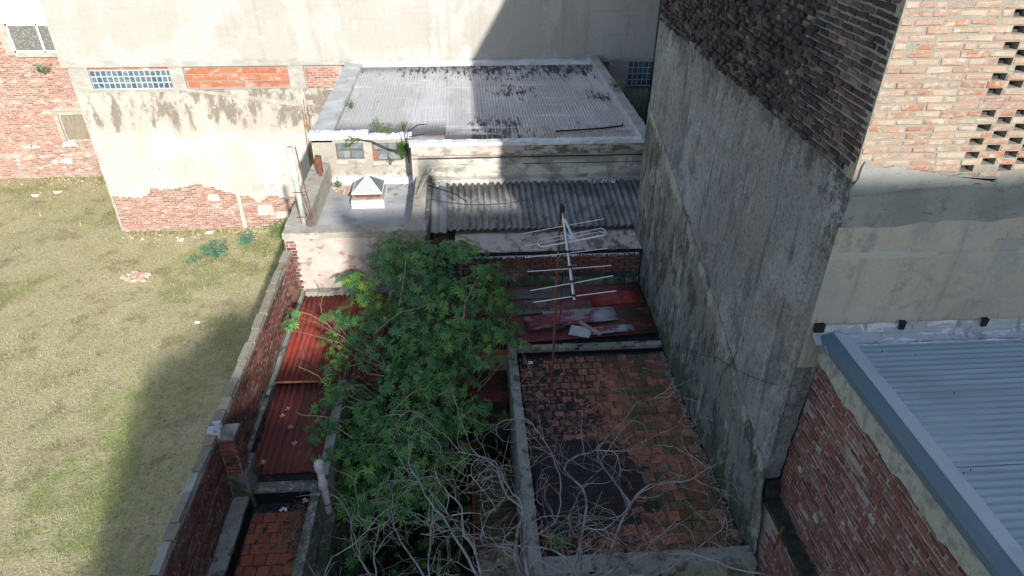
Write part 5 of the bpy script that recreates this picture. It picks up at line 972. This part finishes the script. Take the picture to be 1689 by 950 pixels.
# vine stems over the right window
b = MB()
for pth in ([(-1.25, YW - .12, 4.9), (-1.3, YW - .14, 5.3), (-1.2, YR + .4, 5.75)], [(-1.3, YW - .12, 5.1), (-1.7, YW - .12, 5.25), (-2.05, YW - .1, 5.42), (-2.5, YW - .08, 5.5)], [(-1.2, YR + .4, 5.7), (-1.0, YR + .5, 5.8), (-.8, YR + .6, 5.78)], [(-1.2, YR + .3, 5.6), (-1.05, YR + .2, 5.66), (-.85, YR + .25, 5.68)], [(-1.28, YR + .3, 5.5), (-1.32, YR + .25, 5.9)]):
    b.tube(pth, [.014] * (len(pth) - 1) + [.006], 5)
tag(b.build('vine_stem', M['tar'], None, Mw=(-1.3, YW - .1, 4.9)), 'blackened vine stems arching over the right window and roof edge', 'plant')
def rubble(loc, n, r, lab, s0=.05):
    b = MB(); L0 = Vector(loc)
    for _ in range(n):
        a = rnd.uniform(0, 6.28); d = r * rnd.random() ** .6; s = s0 * rnd.uniform(.4, 1.2)
        Mx = Matrix.Translation(L0 + V(math.cos(a) * d, math.sin(a) * d * .7, s * .5)) @ Matrix.Rotation(rnd.uniform(0, 3), 4, 'Z') @ Matrix.Rotation(rnd.uniform(-.4, .4), 4, 'X'); b.box(-s, s, -s * .6, s * .6, -s * .4, s * .4, s * .25, Mx)
    return tag(b.build('rubble_pile', M['rubble'], None, Mw=loc), lab, 'rubble')
rubble((-9.95, 18.2, 0), 46, .42, 'small heap of broken bricks lying in the middle of the grass', .075)
rubble((-2.72, 14.35, 4.42), 26, .24, 'broken brick pieces in the rear left corner of the grey deck', .05)
for i, (x, y, s, lab) in enumerate([(-8.6, 21.0, .13, 'white scrap of rubbish at the foot of the cream wall'), (-15.2, 24.6, .12, 'small pale stone on the grass below the far brick wall'), (-15.9, 24.3, .10, 'pale lump on the grass furthest left'), (-7.4, 15.7, .06, 'tiny white scrap lying in the grass near the boundary wall'), (-9.4, 20.5, .09, 'flat white scrap on the grass left of the wall foot rubbish')]):
    b = MB(); b.box(-s, s, -s * .6, s * .6, 0, s * .4, s * .3, Matrix.Translation((x, y, 0))); tag(b.build('litter', M['paper'], None, Mw=(x, y, 0)), lab, 'litter')
b = MB(); [b.box(-.02, .02, -.015, .015, 0, .015, .012, Matrix.Translation((-2.62 + q_ * .018, 6.42 + rnd.uniform(-.012, .012), ZS + .012)) @ Matrix.Rotation(q_, 4, 'Z')) for q_ in range(-2, 3)]; tag(b.build('litter', M['paper'], None, Mw=(-2.62, 6.42, ZS)), 'crumpled white paper on the small red tiled terrace', 'litter')
b = MB(); b.box(-.035, .035, -.03, .03, 0, .015, .01, Matrix.Translation((1.03, 9.2, ZT + .01))); tag(b.build('litter', M['paper'], None, Mw=(1.03, 9.2, ZT)), 'white scrap in the far left corner of the orange tiled terrace', 'litter')
b = MB()
for (x, y, z) in ((-2.95, 6.98, 3.63), (-2.73, 7.7, 3.6), (-2.85, 8.1, 3.6), (-2.28, 6.35, 3.53), (-2.6, 7.35, 3.6), (-2.9, 7.95, 3.6)):
    for k in range(5):
        a = k * 1.25 + rnd.random(); p = V(x, y, z); u = V(math.cos(a), math.sin(a), .25) * .05; w_ = V(-math.sin(a), math.cos(a), .1) * .016; b.add([p, p + u * .6 + w_, p + u, p + u * .6 - w_], [(0, 1, 2, 3)])
tag(b.build('dry_leaves', M['dry_leaf'], fix=False), 'curled dry leaves scattered on the dark red lower shed roof', 'leaves', kind='stuff')
b = MB()
for _ in range(420):
    x, y = rnd.gauss(-2.42, .13), rnd.gauss(6.15, .28)
    if x > -2.25 or x < -3.0 or y > 6.54: continue
    a = rnd.uniform(0, 6.28); l_ = rnd.uniform(.03, .09); b.tube([(x, y, ZS + rnd.uniform(.01, .04)), (x + math.cos(a) * l_, y + math.sin(a) * l_, ZS + rnd.uniform(.01, .05))], .0025, 3, cap=False)
tag(b.build('twig_litter', M['dry_vine'], fix=False), 'brown twig litter heaped on the small red tiled terrace', 'debris', kind='stuff')

# ================================================================== GRASS
rs_ = np.random.RandomState(3)
n = 260000
X = rs_.uniform(-22, -3.5, n); Y = 5 + 21 * rs_.uniform(0, 1, n) ** 1.0
keep = (Y < 25.9) & ~((Y > YB - .1) & (X > -11.7)); X, Y = X[keep], Y[keep]; n = len(X)
a = rs_.uniform(0, 2 * np.pi, n); ln = rs_.gamma(3, .016, n) + .015; wd = rs_.uniform(.003, .007, n); tilt = rs_.uniform(.05, .9, n); hh = ln * np.sin(tilt); rr = ln * np.cos(tilt)
P = np.zeros((n, 3, 3)); P[:, 0] = np.stack([X - np.sin(a) * wd, Y + np.cos(a) * wd, np.full(n, .0)], 1); P[:, 1] = np.stack([X + np.sin(a) * wd, Y - np.cos(a) * wd, np.full(n, .0)], 1)
P[:, 2] = np.stack([X + np.cos(a) * rr, Y + np.sin(a) * rr, hh + .004], 1)
me = bpy.data.meshes.new('grass'); me.vertices.add(n * 3); me.vertices.foreach_set('co', P.reshape(-1)); me.loops.add(n * 3); me.loops.foreach_set('vertex_index', np.arange(n * 3, dtype=np.int32))
me.polygons.add(n); me.polygons.foreach_set('loop_start', np.arange(0, n * 3, 3, dtype=np.int32)); me.polygons.foreach_set('loop_total', np.full(n, 3, dtype=np.int32)); me.update(); me.validate()
me.materials.append(M['grass_blade']); tag(put('grass', me), 'short patchy dry and green grass of the empty lot', 'grass', kind='stuff')

b = MB()
for _ in range(2600):
    k_ = rnd.random()
    if k_ < .38: x, y = rnd.uniform(-11.6, -4.6), YB - .06 - abs(rnd.gauss(0, .18))
    elif k_ < .7: x, y = rnd.uniform(-20, -11.4), 25.95 - abs(rnd.gauss(0, .28))
    elif k_ < .8: x, y = -11.7 - abs(rnd.gauss(0, .12)), rnd.uniform(21, 25.9)
    else: x, y = rnd.uniform(-19, -5.2), rnd.uniform(7, 25.5)
    if mnoise.noise(Vector((x * .9, y * .9, 1.7))) < -.05: continue
    h_ = rnd.uniform(.03, .16); a = rnd.uniform(0, 6.28); w_ = rnd.uniform(.006, .02); l_ = rnd.uniform(.03, .14)
    p = V(x, y, 0); u = V(math.cos(a), math.sin(a), 0)
    b.add([p - u.cross(V(0, 0, 1)) * w_, p + u.cross(V(0, 0, 1)) * w_, p + u * l_ + V(0, 0, h_)], [(0, 1, 2)])
tag(b.build('grass_tuft', M['tall_grass'], fix=False), 'longer grass tufts along the foot of the cream and brick walls', 'grass', kind='stuff')
b = MB()
for _ in range(260):
    k_ = rnd.random()
    x, y = (rnd.uniform(-11.5, -6.0), YB - .08 - abs(rnd.gauss(0, .35))) if k_ < .5 else (rnd.uniform(-19, -11.7), 25.8 - abs(rnd.gauss(0, .5)))
    s_ = rnd.uniform(.012, .045); b.box(x - s_, x + s_, y - s_ * .7, y + s_ * .7, 0, s_ * .8, s_ * .3)
tag(b.build('stones', M['rubble'], fix=True), 'crumbs of brick and plaster fallen along the wall feet', 'debris', kind='stuff')
# ================================================================== BARE TREE
LIMB = {'a': [(1.3, 4.46, 4.3), (1.77, 5.22, 4.4), (1.99, 5.42, 4.5), (2.14, 5.41, 4.6), (2.42, 5.34, 4.7)],
 'b': [(1.81, 5.33, 4.4), (1.62, 5.91, 4.4), (1.58, 6.08, 4.5), (1.78, 6.29, 4.6), (2.07, 6.56, 4.7)],
 'c': [(1.17, 4.86, 4.3), (1.32, 5.44, 4.4), (1.11, 5.81, 4.5), (1.35, 5.96, 4.6), (1.59, 5.89, 4.7)],
 'd': [(0.53, 4.73, 4.3), (0.55, 5.29, 4.4), (0.37, 5.45, 4.5), (0.27, 5.77, 4.6), (0.05, 5.91, 4.7)],
 'e': [(1.07, 4.47, 4.3), (0.82, 4.74, 4.4), (0.24, 4.77, 4.5), (-0.04, 4.75, 4.6), (-0.3, 5.04, 4.7)],
 'f': [(1.1, 4.29, 4.3), (1.66, 4.57, 4.38), (1.94, 4.56, 4.47), (2.34, 4.47, 4.55), (2.67, 4.23, 4.63), (2.85, 4.1, 4.72)],
 'g': [(1.1, 4.47, 4.3), (1.2, 4.94, 4.42), (1.48, 4.89, 4.55), (1.84, 5.17, 4.68)],
 'h': [(0.07, 4.36, 4.3), (-0.1, 4.71, 4.37), (-0.33, 5.14, 4.44), (-0.5, 5.35, 4.51), (-0.66, 5.7, 4.5), (-0.78, 5.9, 4.55)],
 'i': [(-0.44, 4.29, 4.3), (-0.52, 4.52, 4.4), (-0.5, 4.9, 4.5), (-0.49, 5.04, 4.6), (-0.27, 5.03, 4.7)],
 'j': [(-1.05, 4.82, 3.6), (-1.19, 5.06, 3.68), (-1.24, 5.35, 3.77), (-1.2, 5.62, 3.85), (-1.42, 5.69, 3.93), (-1.47, 5.85, 4.02)],
 'k': [(-1.05, 4.82, 3.6), (-1.32, 5.13, 3.7), (-1.44, 5.38, 3.8), (-1.57, 5.73, 3.9), (-1.72, 5.95, 4.0)],
 'l': [(0.07, 4.36, 4.3), (-0.02, 4.77, 4.4), (-0.14, 4.93, 4.5), (-0.18, 5.24, 4.6), (-0.4, 5.48, 4.7)],
 'm': [(0.43, 4.82, 4.3), (0.05, 4.88, 4.4), (0.16, 5.2, 4.5), (0.22, 5.21, 4.6), (0.01, 5.5, 4.7)],
 'n': [(0.43, 4.82, 4.3), (0.55, 5.31, 4.4), (0.4, 5.54, 4.5), (0.26, 5.86, 4.6), (0.07, 5.88, 4.7)],
 'o': [(1.37, 4.38, 4.3), (2.02, 4.4, 4.42), (2.64, 4.72, 4.55), (2.74, 4.78, 4.68)],
 'p': [(0.54, 4.85, 4.3), (0.9, 5.12, 4.4), (1.03, 5.56, 4.5), (0.94, 6.06, 4.6), (0.77, 6.39, 4.7)],
 'q': [(-1.6, 4.81, 3.6), (-1.78, 5.22, 3.72), (-1.5, 5.36, 3.85), (-1.35, 5.42, 3.97)],
 'r': [(-0.38, 4.32, 4.3), (-0.74, 4.9, 4.2), (-.95, 5.3, 4.2), (-1.0, 5.58, 4.25)]}
T = thing('bare_tree', (.45, 3.9, 0), 'leafless tree with pale grey curling branches reaching over the terrace at the bottom', 'tree')
tb = Vector((.45, 3.6, 0)); tf = Vector((.5, 3.9, 3.1))
b = MB(); b.tube([tb, V(.42, 3.7, 1.5), tf], [.16, .12, .10], 12); b.build('trunk', M['bare_bark'], T, smooth=True)
def curly(p, d, ln, n, curl, up=.12):
    out = [p.copy()]; d = d.normalized(); ax = Vector((rnd.gauss(0, 1), rnd.gauss(0, 1), rnd.gauss(0, 1))).normalized(); w0 = rnd.uniform(-curl, curl)
    for i in range(n):
        w0 += rnd.gauss(0, curl * .35); w0 = max(-curl * 1.5, min(curl * 1.5, w0))
        d = (Matrix.Rotation(w0, 3, ax) @ d + V(rnd.gauss(0, .13), rnd.gauss(0, .13), rnd.gauss(0, .06) + up * .15)).normalized()
        p = p + d * (ln / n); out.append(p.copy())
    return out
tw = MB()
def smooth_path(pts, k=4):
    pts = [Vector(p) for p in pts]; out = []
    for i in range(len(pts) - 1):
        p0 = pts[max(i - 1, 0)]; p1 = pts[i]; p2 = pts[i + 1]; p3 = pts[min(i + 2, len(pts) - 1)]
        for j in range(k):
            t = j / k; q = .5 * ((2 * p1) + (p2 - p0) * t + (2 * p0 - 5 * p1 + 4 * p2 - p3) * t * t + (3 * p1 - p0 - 3 * p2 + p3) * t ** 3)
            out.append(q + V(rnd.gauss(0, .008), rnd.gauss(0, .008), rnd.gauss(0, .008)))
    return out + [pts[-1]]
def twigs(path, r0, dens, lnr, depth):
    for i in range(1, len(path)):
        seg = (path[i] - path[i - 1])
        if rnd.random() < dens * seg.length:
            t = seg.normalized(); side = Matrix.Rotation(rnd.uniform(0, 6.28), 3, t) @ t.orthogonal().normalized(); side.z *= .55
            d = t * rnd.uniform(.3, 1.0) + side * 1.0; ln = rnd.uniform(*lnr)
            c = curly(path[i].copy(), d, ln, max(5, int(ln / .05)), .27)
            ra = r0 * rnd.uniform(.5, .8); n = len(c); tw.tube(c, [max(.0022, ra * (1 - k / n * .75)) for k in range(n)], 4 if ra < .008 else 5, cap=False)
            if depth > 0: twigs(c, ra, 2.2, (lnr[0] * .5, lnr[1] * .55), depth - 1)
for key, pts in LIMB.items():
    p0 = Vector(pts[0])
    if key in 'bdmnp': st = {'b': Vector((1.77, 5.22, 4.4)), 'd': tf + V(.1, .5, .7), 'm': tf + V(0, .6, .8), 'n': tf + V(0, .6, .8), 'p': tf + V(.1, .5, .7)}[key]; pre = [st] if key == 'b' else [tf, st]
    elif key in 'hlr': pre = [tf, tf + V(-.2, .2, .8)]
    elif key in 'jkqi': pre = [tf - V(0, 0, .3), tf + V(-.7, .3, .2)]
    else: pre = [tf, tf + V(.35, .25, .8)]
    sp = smooth_path(pre + [Vector(p) for p in pts]); n = len(sp); R0 = .023 if key in 'acfhlnd' else .015
    rad = [max(.0055, R0 * (1 - .72 * k / n)) for k in range(n)]
    b = MB(); b.tube(sp, rad, 8, cap=False); b.build('branch', M['bare_bark'], T, smooth=True, fix=False)
    ext = curly(sp[-1], sp[-1] - sp[-3], rnd.uniform(.4, .7), 9, .25); tw.tube(ext, [.008 * (1 - k / 12) for k in range(len(ext))], 5, cap=False)
    twigs(sp[6:] + ext, .0085, 4.8 if key not in 'hijklqr' else 3.0, (.4, 1.05), 2)
tag(tw.build('twigs', M['bare_twig'], T, fix=False), kind='stuff')
print('OBJECTS', len(bpy.data.objects))
